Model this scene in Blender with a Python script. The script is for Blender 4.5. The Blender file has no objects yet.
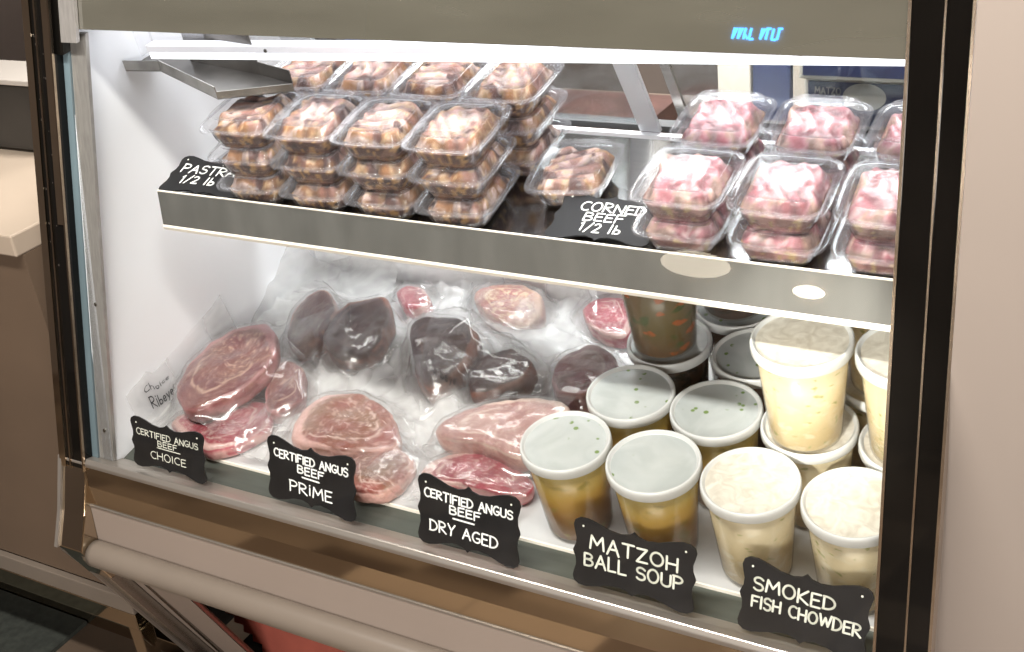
import bpy, bmesh, math, random
import numpy as np
from mathutils import Matrix, Vector, noise
random.seed(7)
C = bpy.context.scene.collection
TILT = math.radians(8.0)
HZ = 0.60
MT = Matrix.Translation((0, 0, HZ)) @ Matrix.Rotation(TILT, 4, 'X')     # deck frame -> world
IT = MT.inverted()
def W(p): return MT @ Vector(p)
LEAN = 0.352
TL = math.tan(LEAN)
YT = -0.065
def gy(z, off=0.0): return YT + off + (z + 0.002) * TL                  # front glass plane (deck frame)
SH = 0.368                                                              # shelf surface height

# ------------------------------------------------------------------ materials
MATS = {}
def newmat(name):
    m = bpy.data.materials.new(name); m.use_nodes = True
    nt = m.node_tree; nt.nodes.clear()
    out = nt.nodes.new('ShaderNodeOutputMaterial')
    return m, nt, out
def N(nt, t, **kw):
    n = nt.nodes.new(t)
    for k, v in kw.items():
        if k in n.inputs: n.inputs[k].default_value = v
        else: setattr(n, k, v)
    return n
def L(nt, a, b): nt.links.new(a, b)
def rgb(c): return (c[0], c[1], c[2], 1.0)
def ramp(nt, fac, stops):
    r = nt.nodes.new('ShaderNodeValToRGB')
    e = r.color_ramp.elements
    while len(e) > 1: e.remove(e[-1])
    e[0].position = stops[0][0]; e[0].color = rgb(stops[0][1])
    for p, c in stops[1:]:
        x = e.new(p); x.color = rgb(c)
    L(nt, fac, r.inputs['Fac'])
    return r.outputs['Color']
def noise_fac(nt, scale, detail=3.0, coord='Object', distortion=0.0, mapping=None):
    tc = N(nt, 'ShaderNodeTexCoord')
    v = tc.outputs[coord]
    if mapping:
        mp = N(nt, 'ShaderNodeMapping'); mp.inputs['Scale'].default_value = mapping
        L(nt, v, mp.inputs['Vector']); v = mp.outputs['Vector']
    n = N(nt, 'ShaderNodeTexNoise'); n.inputs['Scale'].default_value = scale
    n.inputs['Detail'].default_value = detail; n.inputs['Distortion'].default_value = distortion
    L(nt, v, n.inputs['Vector'])
    return n.outputs['Fac']
def bump(nt, fac, strength, dist=0.002):
    b = N(nt, 'ShaderNodeBump'); b.inputs['Strength'].default_value = strength; b.inputs['Distance'].default_value = dist
    L(nt, fac, b.inputs['Height'])
    return b.outputs['Normal']
def principled(name, col, rough=0.5, metal=0.0, spec=0.5, vary=0.0, scale=20.0, bmp=0.0, bscale=60.0, mapping=None, emis=None, coat=0.0):
    m, nt, out = newmat(name)
    p = N(nt, 'ShaderNodeBsdfPrincipled')
    p.inputs['Roughness'].default_value = rough; p.inputs['Metallic'].default_value = metal
    p.inputs['Specular IOR Level'].default_value = spec
    p.inputs['Coat Weight'].default_value = coat
    f = noise_fac(nt, scale, mapping=mapping)
    c2 = [max(0, x * (1 - vary)) for x in col]; c3 = [min(1, x * (1 + vary)) for x in col]
    L(nt, ramp(nt, f, [(0.3, c2), (0.7, c3)]), p.inputs['Base Color'])
    if bmp: L(nt, bump(nt, noise_fac(nt, bscale, mapping=mapping), bmp), p.inputs['Normal'])
    if emis:
        p.inputs['Emission Color'].default_value = rgb(emis[0]); p.inputs['Emission Strength'].default_value = emis[1]
    L(nt, p.outputs[0], out.inputs['Surface'])
    return m
def emission(name, col, s):
    m, nt, out = newmat(name)
    e = N(nt, 'ShaderNodeEmission'); e.inputs['Color'].default_value = rgb(col); e.inputs['Strength'].default_value = s
    L(nt, e.outputs[0], out.inputs['Surface']); return m
def thin_clear(name, tint=(1, 1, 1), base_refl=0.05, edge=0.6, power=3.0, rough=0.05, milk=0.04, milkcol=(0.9, 0.92, 0.95), bmp=0.0, bscale=60.0, milk_noise=0.0):
    """thin clear sheet: see-through, shiny at glancing angles, a little milky"""
    m, nt, out = newmat(name)
    tr = N(nt, 'ShaderNodeBsdfTransparent'); tr.inputs['Color'].default_value = rgb(tint)
    gl = N(nt, 'ShaderNodeBsdfGlossy'); gl.inputs['Roughness'].default_value = rough
    lw = N(nt, 'ShaderNodeLayerWeight'); lw.inputs['Blend'].default_value = 0.5
    pw = N(nt, 'ShaderNodeMath', operation='POWER'); pw.inputs[1].default_value = power
    L(nt, lw.outputs['Facing'], pw.inputs[0])
    ma = N(nt, 'ShaderNodeMath', operation='MULTIPLY_ADD'); ma.inputs[1].default_value = edge; ma.inputs[2].default_value = base_refl
    L(nt, pw.outputs[0], ma.inputs[0]); ma.use_clamp = True
    mx = N(nt, 'ShaderNodeMixShader'); L(nt, ma.outputs[0], mx.inputs[0]); L(nt, tr.outputs[0], mx.inputs[1]); L(nt, gl.outputs[0], mx.inputs[2])
    res = mx.outputs[0]
    if milk > 0:
        df = N(nt, 'ShaderNodeBsdfDiffuse'); df.inputs['Color'].default_value = rgb(milkcol)
        tl = N(nt, 'ShaderNodeBsdfTranslucent'); tl.inputs['Color'].default_value = rgb(milkcol)
        md = N(nt, 'ShaderNodeMixShader'); md.inputs[0].default_value = 0.4
        L(nt, df.outputs[0], md.inputs[1]); L(nt, tl.outputs[0], md.inputs[2])
        m2 = N(nt, 'ShaderNodeMixShader')
        if milk_noise > 0:
            f = noise_fac(nt, bscale * 0.5, 2.0)
            mm = N(nt, 'ShaderNodeMath', operation='MULTIPLY_ADD'); mm.inputs[1].default_value = milk_noise; mm.inputs[2].default_value = milk - milk_noise * 0.5
            mm.use_clamp = True; L(nt, f, mm.inputs[0]); L(nt, mm.outputs[0], m2.inputs[0])
        else: m2.inputs[0].default_value = milk
        L(nt, res, m2.inputs[1]); L(nt, md.outputs[0], m2.inputs[2]); res = m2.outputs[0]
    if bmp: L(nt, bump(nt, noise_fac(nt, bscale), bmp), gl.inputs['Normal'])
    L(nt, res, out.inputs['Surface'])
    return m
def vcol_mat(name, rough=0.35, spec=0.5, detail=0.25, dscale=180.0, bmp=0.3, sub=0.0, coat=0.0):
    """colour painted per vertex plus fine procedural mottling"""
    m, nt, out = newmat(name)
    p = N(nt, 'ShaderNodeBsdfPrincipled'); p.inputs['Roughness'].default_value = rough; p.inputs['Specular IOR Level'].default_value = spec
    p.inputs['Coat Weight'].default_value = coat; p.inputs['Coat Roughness'].default_value = 0.08
    at = N(nt, 'ShaderNodeAttribute', attribute_name='Col')
    f = noise_fac(nt, dscale, 4.0)
    mp = N(nt, 'ShaderNodeMapRange'); mp.inputs['From Min'].default_value = 0.25; mp.inputs['From Max'].default_value = 0.75
    mp.inputs['To Min'].default_value = 1 - detail; mp.inputs['To Max'].default_value = 1 + detail
    L(nt, f, mp.inputs['Value'])
    mu = N(nt, 'ShaderNodeVectorMath', operation='MULTIPLY')
    L(nt, at.outputs['Color'], mu.inputs[0]); L(nt, mp.outputs[0], mu.inputs[1])
    L(nt, mu.outputs[0], p.inputs['Base Color'])
    L(nt, bump(nt, f, bmp, 0.003), p.inputs['Normal'])
    L(nt, p.outputs[0], out.inputs['Surface'])
    return m

white_panel = principled('white_panel', (0.86, 0.87, 0.90), 0.35, vary=0.02, scale=6)
white_deck = principled('white_deck', (0.52, 0.52, 0.52), 0.3, vary=0.03, scale=8)
steel = principled('brushed_steel', (0.50, 0.49, 0.46), 0.26, 1.0, vary=0.10, scale=12, mapping=(1, 30, 30))
steel_dark = principled('dark_steel', (0.36, 0.35, 0.34), 0.22, 1.0, vary=0.15, scale=10, mapping=(1, 20, 20))  # darker steel tone with streaky variation
shelf_steel = principled('shelf_steel', (0.55, 0.56, 0.56), 0.16, 1.0, vary=0.05, scale=10, mapping=(1, 20, 20))
lip_steel = principled('lip_steel', (0.27, 0.27, 0.255), 0.22, 0.6, vary=0.12, scale=9, mapping=(3, 1, 1))
ledge_steel = principled('ledge_steel', (0.10, 0.11, 0.095), 0.4, 0.5, vary=0.12, scale=14, mapping=(1, 10, 10))
chrome = principled('mirror_chrome', (0.46, 0.40, 0.33), 0.05, 1.0, vary=0.08, scale=5)
chrome_gold = principled('warm_chrome', (0.56, 0.47, 0.36), 0.06, 1.0, vary=0.06, scale=5)
dark_reflect_chrome = principled('dark_reflect_chrome', (0.004, 0.0035, 0.003), 0.04, 0.0, spec=0.3, vary=0.2, scale=9)  # mirror chrome: the dark surroundings it reflects are put into the colour
bronze_line = principled('bronze_edge', (0.42, 0.34, 0.26), 0.2, 1.0, vary=0.2, scale=20)
beige_panel = principled('beige_panel', (0.26, 0.21, 0.177), 0.38, vary=0.03, scale=5)
bumper_mat = principled('bumper_vinyl', (0.18, 0.148, 0.12), 0.33, vary=0.04, scale=10)
trim_mat = principled('trim_steel', (0.42, 0.38, 0.34), 0.28, 0.7, vary=0.05, scale=10)
header_mat = None
white_edge = principled('warm_white_edge', (0.86, 0.80, 0.70), 0.3, vary=0.03, scale=10)
light_case = principled('fixture_cover', (0.75, 0.75, 0.80), 0.3, 0.0, vary=0.04, scale=10, emis=((.80, .80, .90), .10))
led_mat = emission('led_diffuser', (0.96, 0.97, 1.0), 2.2)
brick_red = principled('brick_red', (0.34, 0.085, 0.06), 0.6, vary=0.12, scale=14, bmp=0.1)
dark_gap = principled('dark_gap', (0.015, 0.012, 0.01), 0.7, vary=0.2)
screw_mat = principled('screw_steel', (0.55, 0.54, 0.52), 0.25, 1.0, vary=0.05)
board_black = principled('chalk_black', (0.011, 0.011, 0.012), 0.42, spec=0.3, vary=0.25, scale=25, bmp=0.05)
ink_white = principled('paint_marker', (0.92, 0.92, 0.88), 0.6, vary=0.03, emis=((1, 1, 1), 0.12))  # both marker inks glow faintly; brightness added by emission
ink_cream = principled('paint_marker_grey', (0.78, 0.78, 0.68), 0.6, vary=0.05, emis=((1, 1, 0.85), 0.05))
ink_black = principled('marker_black', (0.015, 0.015, 0.02), 0.5, vary=0.1)
clear_plastic = thin_clear('clear_container_plastic', (0.985, 0.985, 0.99), 0.035, 0.85, 2.8, 0.06, 0.065, (0.88, 0.88, 0.95))
clear_lid = thin_clear('clear_lid_plastic', (0.99, 0.99, 0.995), 0.012, 0.50, 3.3, 0.09, 0.06, (0.90, 0.89, 0.95), bmp=0.1, bscale=40)
glass_front = thin_clear('front_glass', (0.965, 0.975, 0.97), 0.045, 0.5, 4.0, 0.0, 0.0)
glass_edge = principled('glass_edge', (0.15, 0.20, 0.225), 0.15, vary=0.1, scale=6)
glass_rear = thin_clear('rear_door_glass', (0.80, 0.83, 0.85), 0.05, 0.5, 3.0, 0.0, 0.0)
pp_tub = thin_clear('frosted_tub_plastic', (0.95, 0.94, 0.91), 0.05, 0.4, 3.0, 0.12, 0.05, (0.9, 0.9, 0.85))
pp_rim = None
meat_mat = vcol_mat('sliced_meat', 0.38, 0.5, 0.16, 150, 0.35)
steak_mat = vcol_mat('raw_steak', 0.30, 0.5, 0.14, 220, 0.25, coat=0.3)

def header_material():
    m, nt, out = newmat('header_glass')
    df = N(nt, 'ShaderNodeBsdfDiffuse')
    L(nt, ramp(nt, noise_fac(nt, 5, mapping=(0.6, 1, 3)), [(0.35, (0.074, 0.070, 0.055)), (0.65, (0.098, 0.093, 0.074))]), df.inputs['Color'])
    gl = N(nt, 'ShaderNodeBsdfGlossy'); gl.inputs['Roughness'].default_value = 0.012; gl.inputs['Color'].default_value = (0.9, 0.9, 0.9, 1)
    mx = N(nt, 'ShaderNodeMixShader'); mx.inputs[0].default_value = 0.22
    L(nt, df.outputs[0], mx.inputs[1]); L(nt, gl.outputs[0], mx.inputs[2]); L(nt, mx.outputs[0], out.inputs['Surface'])
    return m
header_mat = header_material()

def film_material():
    """cloudy vacuum film: clearer where it lies on its meat ('clear' attribute), milky on the loose flaps"""
    m, nt, out = newmat('vacuum_film')
    at = N(nt, 'ShaderNodeAttribute', attribute_name='clear')
    tr = N(nt, 'ShaderNodeBsdfTransparent'); tr.inputs['Color'].default_value = (0.985, 0.985, 0.985, 1)
    gl = N(nt, 'ShaderNodeBsdfGlossy'); gl.inputs['Roughness'].default_value = 0.12
    nf = noise_fac(nt, 16, 1.5, distortion=1.0)
    L(nt, bump(nt, nf, 0.35, 0.006), gl.inputs['Normal'])
    lw = N(nt, 'ShaderNodeLayerWeight'); lw.inputs['Blend'].default_value = 0.5
    pw = N(nt, 'ShaderNodeMath', operation='POWER'); pw.inputs[1].default_value = 3.0; L(nt, lw.outputs['Facing'], pw.inputs[0])
    ma = N(nt, 'ShaderNodeMath', operation='MULTIPLY_ADD'); ma.inputs[1].default_value = 0.45; ma.inputs[2].default_value = 0.045; ma.use_clamp = True
    L(nt, pw.outputs[0], ma.inputs[0])
    mx = N(nt, 'ShaderNodeMixShader'); L(nt, ma.outputs[0], mx.inputs[0]); L(nt, tr.outputs[0], mx.inputs[1]); L(nt, gl.outputs[0], mx.inputs[2])
    df = N(nt, 'ShaderNodeBsdfDiffuse'); df.inputs['Color'].default_value = (0.86, 0.85, 0.845, 1)
    tl = N(nt, 'ShaderNodeBsdfTranslucent'); tl.inputs['Color'].default_value = (0.86, 0.85, 0.845, 1)
    md = N(nt, 'ShaderNodeMixShader'); md.inputs[0].default_value = 0.45; L(nt, df.outputs[0], md.inputs[1]); L(nt, tl.outputs[0], md.inputs[2])
    # milkiness = (0.30 +- noise) * (1-clear) + .03
    mr = N(nt, 'ShaderNodeMapRange'); mr.inputs['From Min'].default_value = 0.3; mr.inputs['From Max'].default_value = 0.7
    mr.inputs['To Min'].default_value = 0.30; mr.inputs['To Max'].default_value = 0.52; L(nt, noise_fac(nt, 11, 2.0, distortion=1.2), mr.inputs['Value'])
    sb = N(nt, 'ShaderNodeMath', operation='SUBTRACT'); sb.inputs[0].default_value = 1.0; L(nt, at.outputs['Fac'], sb.inputs[1])
    mr2 = N(nt, 'ShaderNodeMapRange'); mr2.inputs['From Min'].default_value = 0.45; mr2.inputs['From Max'].default_value = 0.62
    mr2.inputs['To Min'].default_value = 0.025; mr2.inputs['To Max'].default_value = 0.14; L(nt, noise_fac(nt, 9, 1.0, distortion=2.0, mapping=(1, .45, 1)), mr2.inputs['Value'])
    mu = N(nt, 'ShaderNodeMath', operation='MULTIPLY_ADD'); L(nt, mr2.outputs[0], mu.inputs[2]); L(nt, mr.outputs[0], mu.inputs[0]); L(nt, sb.outputs[0], mu.inputs[1])
    m2 = N(nt, 'ShaderNodeMixShader'); L(nt, mu.outputs[0], m2.inputs[0]); L(nt, mx.outputs[0], m2.inputs[1]); L(nt, md.outputs[0], m2.inputs[2])
    L(nt, m2.outputs[0], out.inputs['Surface'])
    return m
film_mat = film_material()

def lid_material(name, c1, c2, fleck, trans, scale=30):
    """translucent white lid with what clings beneath it showing through"""
    m, nt, out = newmat(name)
    tc = N(nt, 'ShaderNodeTexCoord'); oi = N(nt, 'ShaderNodeObjectInfo')
    va = N(nt, 'ShaderNodeVectorMath', operation='ADD'); L(nt, tc.outputs['Object'], va.inputs[0])
    vs = N(nt, 'ShaderNodeVectorMath', operation='SCALE'); vs.inputs[0].default_value = (3.1, 5.7, 2.3); L(nt, oi.outputs['Random'], vs.inputs['Scale'])
    L(nt, vs.outputs[0], va.inputs[1])
    n = N(nt, 'ShaderNodeTexNoise'); n.inputs['Scale'].default_value = scale; n.inputs['Detail'].default_value = 4; n.inputs['Distortion'].default_value = 1.5
    L(nt, va.outputs[0], n.inputs['Vector'])
    col = ramp(nt, n.outputs['Fac'], [(0.35, c1), (0.65, c2)])
    if fleck:
        v = N(nt, 'ShaderNodeTexVoronoi'); v.inputs['Scale'].default_value = 62; L(nt, va.outputs[0], v.inputs['Vector'])
        r = ramp(nt, v.outputs['Distance'], [(0.16, (1, 1, 1)), (0.24, (0, 0, 0))])
        n2 = N(nt, 'ShaderNodeTexNoise'); n2.inputs['Scale'].default_value = 20; L(nt, va.outputs[0], n2.inputs['Vector'])
        r2 = ramp(nt, n2.outputs['Fac'], [(0.48, (0, 0, 0)), (0.53, (1, 1, 1))])
        mu = N(nt, 'ShaderNodeMath', operation='MULTIPLY'); L(nt, r, mu.inputs[0]); L(nt, r2, mu.inputs[1])
        mc = N(nt, 'ShaderNodeMixRGB'); L(nt, mu.outputs[0], mc.inputs['Fac']); L(nt, col, mc.inputs['Color1']); mc.inputs['Color2'].default_value = rgb(fleck)
        col = mc.outputs['Color']
    p = N(nt, 'ShaderNodeBsdfPrincipled'); p.inputs['Roughness'].default_value = 0.22
    L(nt, col, p.inputs['Base Color'])
    tl = N(nt, 'ShaderNodeBsdfTranslucent'); L(nt, col, tl.inputs['Color'])
    m1 = N(nt, 'ShaderNodeMixShader'); m1.inputs[0].default_value = 0.25; L(nt, p.outputs[0], m1.inputs[1]); L(nt, tl.outputs[0], m1.inputs[2])
    tr = N(nt, 'ShaderNodeBsdfTransparent'); m2 = N(nt, 'ShaderNodeMixShader'); m2.inputs[0].default_value = trans
    L(nt, m1.outputs[0], m2.inputs[1]); L(nt, tr.outputs[0], m2.inputs[2])
    L(nt, m2.outputs[0], out.inputs['Surface'])
    return m
lid_broth = lid_material('lid_over_broth', (0.50, 0.54, 0.54), (0.61, 0.65, 0.65), (0.20, 0.30, 0.10), 0.10, 14)
lid_cream = lid_material('lid_over_chowder', (0.66, 0.62, 0.54), (0.86, 0.83, 0.75), None, 0.05, 48)
lid_rim = lid_material('lid_rim_white', (0.70, 0.71, 0.70), (0.76, 0.77, 0.76), None, 0.10, 10)

def soup_material(name, stops, chunk=None, h=0.125, rough=0.3):
    m, nt, out = newmat(name)
    tc = N(nt, 'ShaderNodeTexCoord'); sx = N(nt, 'ShaderNodeSeparateXYZ'); L(nt, tc.outputs['Object'], sx.inputs[0])
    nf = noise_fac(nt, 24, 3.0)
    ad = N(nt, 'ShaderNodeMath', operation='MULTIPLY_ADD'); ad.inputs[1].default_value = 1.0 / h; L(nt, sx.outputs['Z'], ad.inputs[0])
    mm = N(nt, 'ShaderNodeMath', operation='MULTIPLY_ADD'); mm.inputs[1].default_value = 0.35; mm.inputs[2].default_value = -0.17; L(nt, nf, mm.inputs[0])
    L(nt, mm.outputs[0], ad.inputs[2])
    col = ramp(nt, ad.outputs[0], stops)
    if chunk:
        for (cc, sc, lo, hi, seed) in chunk:
            mp = N(nt, 'ShaderNodeMapping'); mp.inputs['Location'].default_value = (seed, seed * 2, seed * 3); mp.inputs['Scale'].default_value = (1, 1, 1.6); L(nt, tc.outputs['Object'], mp.inputs['Vector'])
            n2 = N(nt, 'ShaderNodeTexNoise'); n2.inputs['Scale'].default_value = sc; n2.inputs['Detail'].default_value = 1.5; L(nt, mp.outputs[0], n2.inputs['Vector'])
            r2 = ramp(nt, n2.outputs['Fac'], [(lo, (0, 0, 0)), (hi, (1, 1, 1))])
            mc = N(nt, 'ShaderNodeMixRGB'); L(nt, r2, mc.inputs['Fac']); L(nt, col, mc.inputs['Color1']); mc.inputs['Color2'].default_value = rgb(cc); col = mc.outputs['Color']
    p = N(nt, 'ShaderNodeBsdfPrincipled'); p.inputs['Roughness'].default_value = rough; L(nt, col, p.inputs['Base Color'])
    tl = N(nt, 'ShaderNodeBsdfTranslucent'); L(nt, col, tl.inputs['Color'])
    mx = N(nt, 'ShaderNodeMixShader'); mx.inputs[0].default_value = 0.35; L(nt, p.outputs[0], mx.inputs[1]); L(nt, tl.outputs[0], mx.inputs[2])
    L(nt, mx.outputs[0], out.inputs['Surface'])
    return m
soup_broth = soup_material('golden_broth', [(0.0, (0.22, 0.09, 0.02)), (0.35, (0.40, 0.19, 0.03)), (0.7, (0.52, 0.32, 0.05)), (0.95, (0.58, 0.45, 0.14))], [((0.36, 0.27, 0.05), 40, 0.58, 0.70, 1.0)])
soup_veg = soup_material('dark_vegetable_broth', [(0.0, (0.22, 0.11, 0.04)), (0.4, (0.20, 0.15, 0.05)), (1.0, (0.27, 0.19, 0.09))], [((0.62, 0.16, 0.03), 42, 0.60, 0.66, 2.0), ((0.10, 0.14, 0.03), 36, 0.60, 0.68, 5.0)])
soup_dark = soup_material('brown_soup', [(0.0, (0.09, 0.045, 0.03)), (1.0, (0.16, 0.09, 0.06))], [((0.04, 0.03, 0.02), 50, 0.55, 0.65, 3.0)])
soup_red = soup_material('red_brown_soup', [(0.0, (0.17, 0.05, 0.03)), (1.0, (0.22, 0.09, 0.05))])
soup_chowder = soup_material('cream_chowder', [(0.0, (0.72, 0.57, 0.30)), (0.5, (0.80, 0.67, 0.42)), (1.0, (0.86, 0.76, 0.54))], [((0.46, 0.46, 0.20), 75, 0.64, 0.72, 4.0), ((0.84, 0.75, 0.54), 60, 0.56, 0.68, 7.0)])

# ------------------------------------------------------------------ object helpers
def link_mesh(name, me, mat, parent=None, M=None, smooth=False):
    o = bpy.data.objects.new(name, me); C.objects.link(o)
    if mat is not None and not me.materials: me.materials.append(mat)
    if smooth:
        for p in me.polygons: p.use_smooth = True
    if parent is not None: o.parent = parent
    if M is not None: o.matrix_basis = M
    return o
def tag(o, label, cat, group=None):
    o['label'] = label; o['category'] = cat
    if group: o['group'] = group
    return o
def thing(name, label, cat, M, group=None):
    o = bpy.data.objects.new(name, None); C.objects.link(o); o.empty_display_size = 0.05
    o.matrix_basis = M
    return tag(o, label, cat, group)
def dup(o, M, label, group=None, parent=None):
    c = o.copy(); C.objects.link(c); c.matrix_basis = M
    if label: c['label'] = label
    if group: c['group'] = group
    for ch in list(o.children):
        d = ch.copy(); C.objects.link(d); d.parent = c
        for g in list(ch.children):
            e = g.copy(); C.objects.link(e); e.parent = d
    return c
def meshdata(name, V, F):
    me = bpy.data.meshes.new(name); me.from_pydata([tuple(v) for v in V], [], F); me.validate(); me.update(); return me
def fixn(me):
    bm = bmesh.new(); bm.from_mesh(me); bmesh.ops.recalc_face_normals(bm, faces=bm.faces); bm.to_mesh(me); bm.free(); return me
def box_vf(x0, x1, y0, y1, z0, z1):
    V = [(x0, y0, z0), (x1, y0, z0), (x1, y1, z0), (x0, y1, z0), (x0, y0, z1), (x1, y0, z1), (x1, y1, z1), (x0, y1, z1)]
    F = [(0, 3, 2, 1), (4, 5, 6, 7), (0, 1, 5, 4), (1, 2, 6, 5), (2, 3, 7, 6), (3, 0, 4, 7)]
    return V, F
def join(parts):
    V, F = [], []
    for v, f in parts:
        b = len(V); V += list(v); F += [tuple(i + b for i in q) for q in f]
    return V, F
def prism_x(prof, x0, x1):
    """closed profile of (y,z) extruded along x"""
    n = len(prof)
    V = [(x0, y, z) for y, z in prof] + [(x1, y, z) for y, z in prof]
    F = [tuple(range(n))[::-1], tuple(range(n, 2 * n))] + [(i, (i + 1) % n, n + (i + 1) % n, n + i) for i in range(n)]
    return V, F
def dk(V): return [tuple(W(v)) for v in V]
def part(name, vf, mat, parent, deck=True, bevel=0.0, smooth=False):
    V, F = vf
    V = dk(V) if deck else V
    pm = Matrix(); q = parent
    while q is not None: pm = q.matrix_basis @ pm; q = q.parent
    iv = pm.inverted()
    me = fixn(meshdata(name, [iv @ Vector(v) for v in V], F))
    o = link_mesh(name, me, mat, parent, smooth=smooth)
    if bevel:
        b = o.modifiers.new('bevel', 'BEVEL'); b.width = bevel; b.segments = 2; b.limit_method = 'ANGLE'
    return o
def loft(rings, cap0=True, cap1=True):
    n = len(rings[0]); V = [p for r in rings for p in r]; F = []
    for k in range(len(rings) - 1):
        for i in range(n):
            j = (i + 1) % n
            F.append((k * n + i, k * n + j, (k + 1) * n + j, (k + 1) * n + i))
    if cap0: F.append(tuple(range(n))[::-1])
    if cap1: F.append(tuple(range((len(rings) - 1) * n, len(rings) * n)))
    return V, F
def ring(r, z, n=64): return [(r * math.cos(2 * math.pi * i / n), r * math.sin(2 * math.pi * i / n), z) for i in range(n)]
def sq(hx, hy, z, n=72, e=5.5, fl=0.0, nf=26):
    P = []
    for i in range(n):
        a = 2 * math.pi * (i + 0.5) / n
        c, s = math.cos(a), math.sin(a)
        k = (abs(c) ** e + abs(s) ** e) ** (-1.0 / e)      # radial superellipse keeps corner spacing even
        k *= 1 + fl * (1 if i % 2 else -1)
        P.append((hx * c * k, hy * s * k, z))
    return P
def tube(path, r, n=10):
    V, F = [], []
    path = [Vector(p) for p in path]
    for k, p in enumerate(path):
        t = (path[min(k + 1, len(path) - 1)] - path[max(k - 1, 0)]).normalized()
        a = t.orthogonal().normalized(); b = t.cross(a)
        for i in range(n):
            g = 2 * math.pi * i / n
            V.append(tuple(p + a * (r * math.cos(g)) + b * (r * math.sin(g))))
    for k in range(len(path) - 1):
        for i in range(n):
            j = (i + 1) % n; F.append((k * n + i, k * n + j, (k + 1) * n + j, (k + 1) * n + i))
    F.append(tuple(range(n))[::-1]); F.append(tuple(range((len(path) - 1) * n, len(path) * n)))
    return V, F

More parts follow.
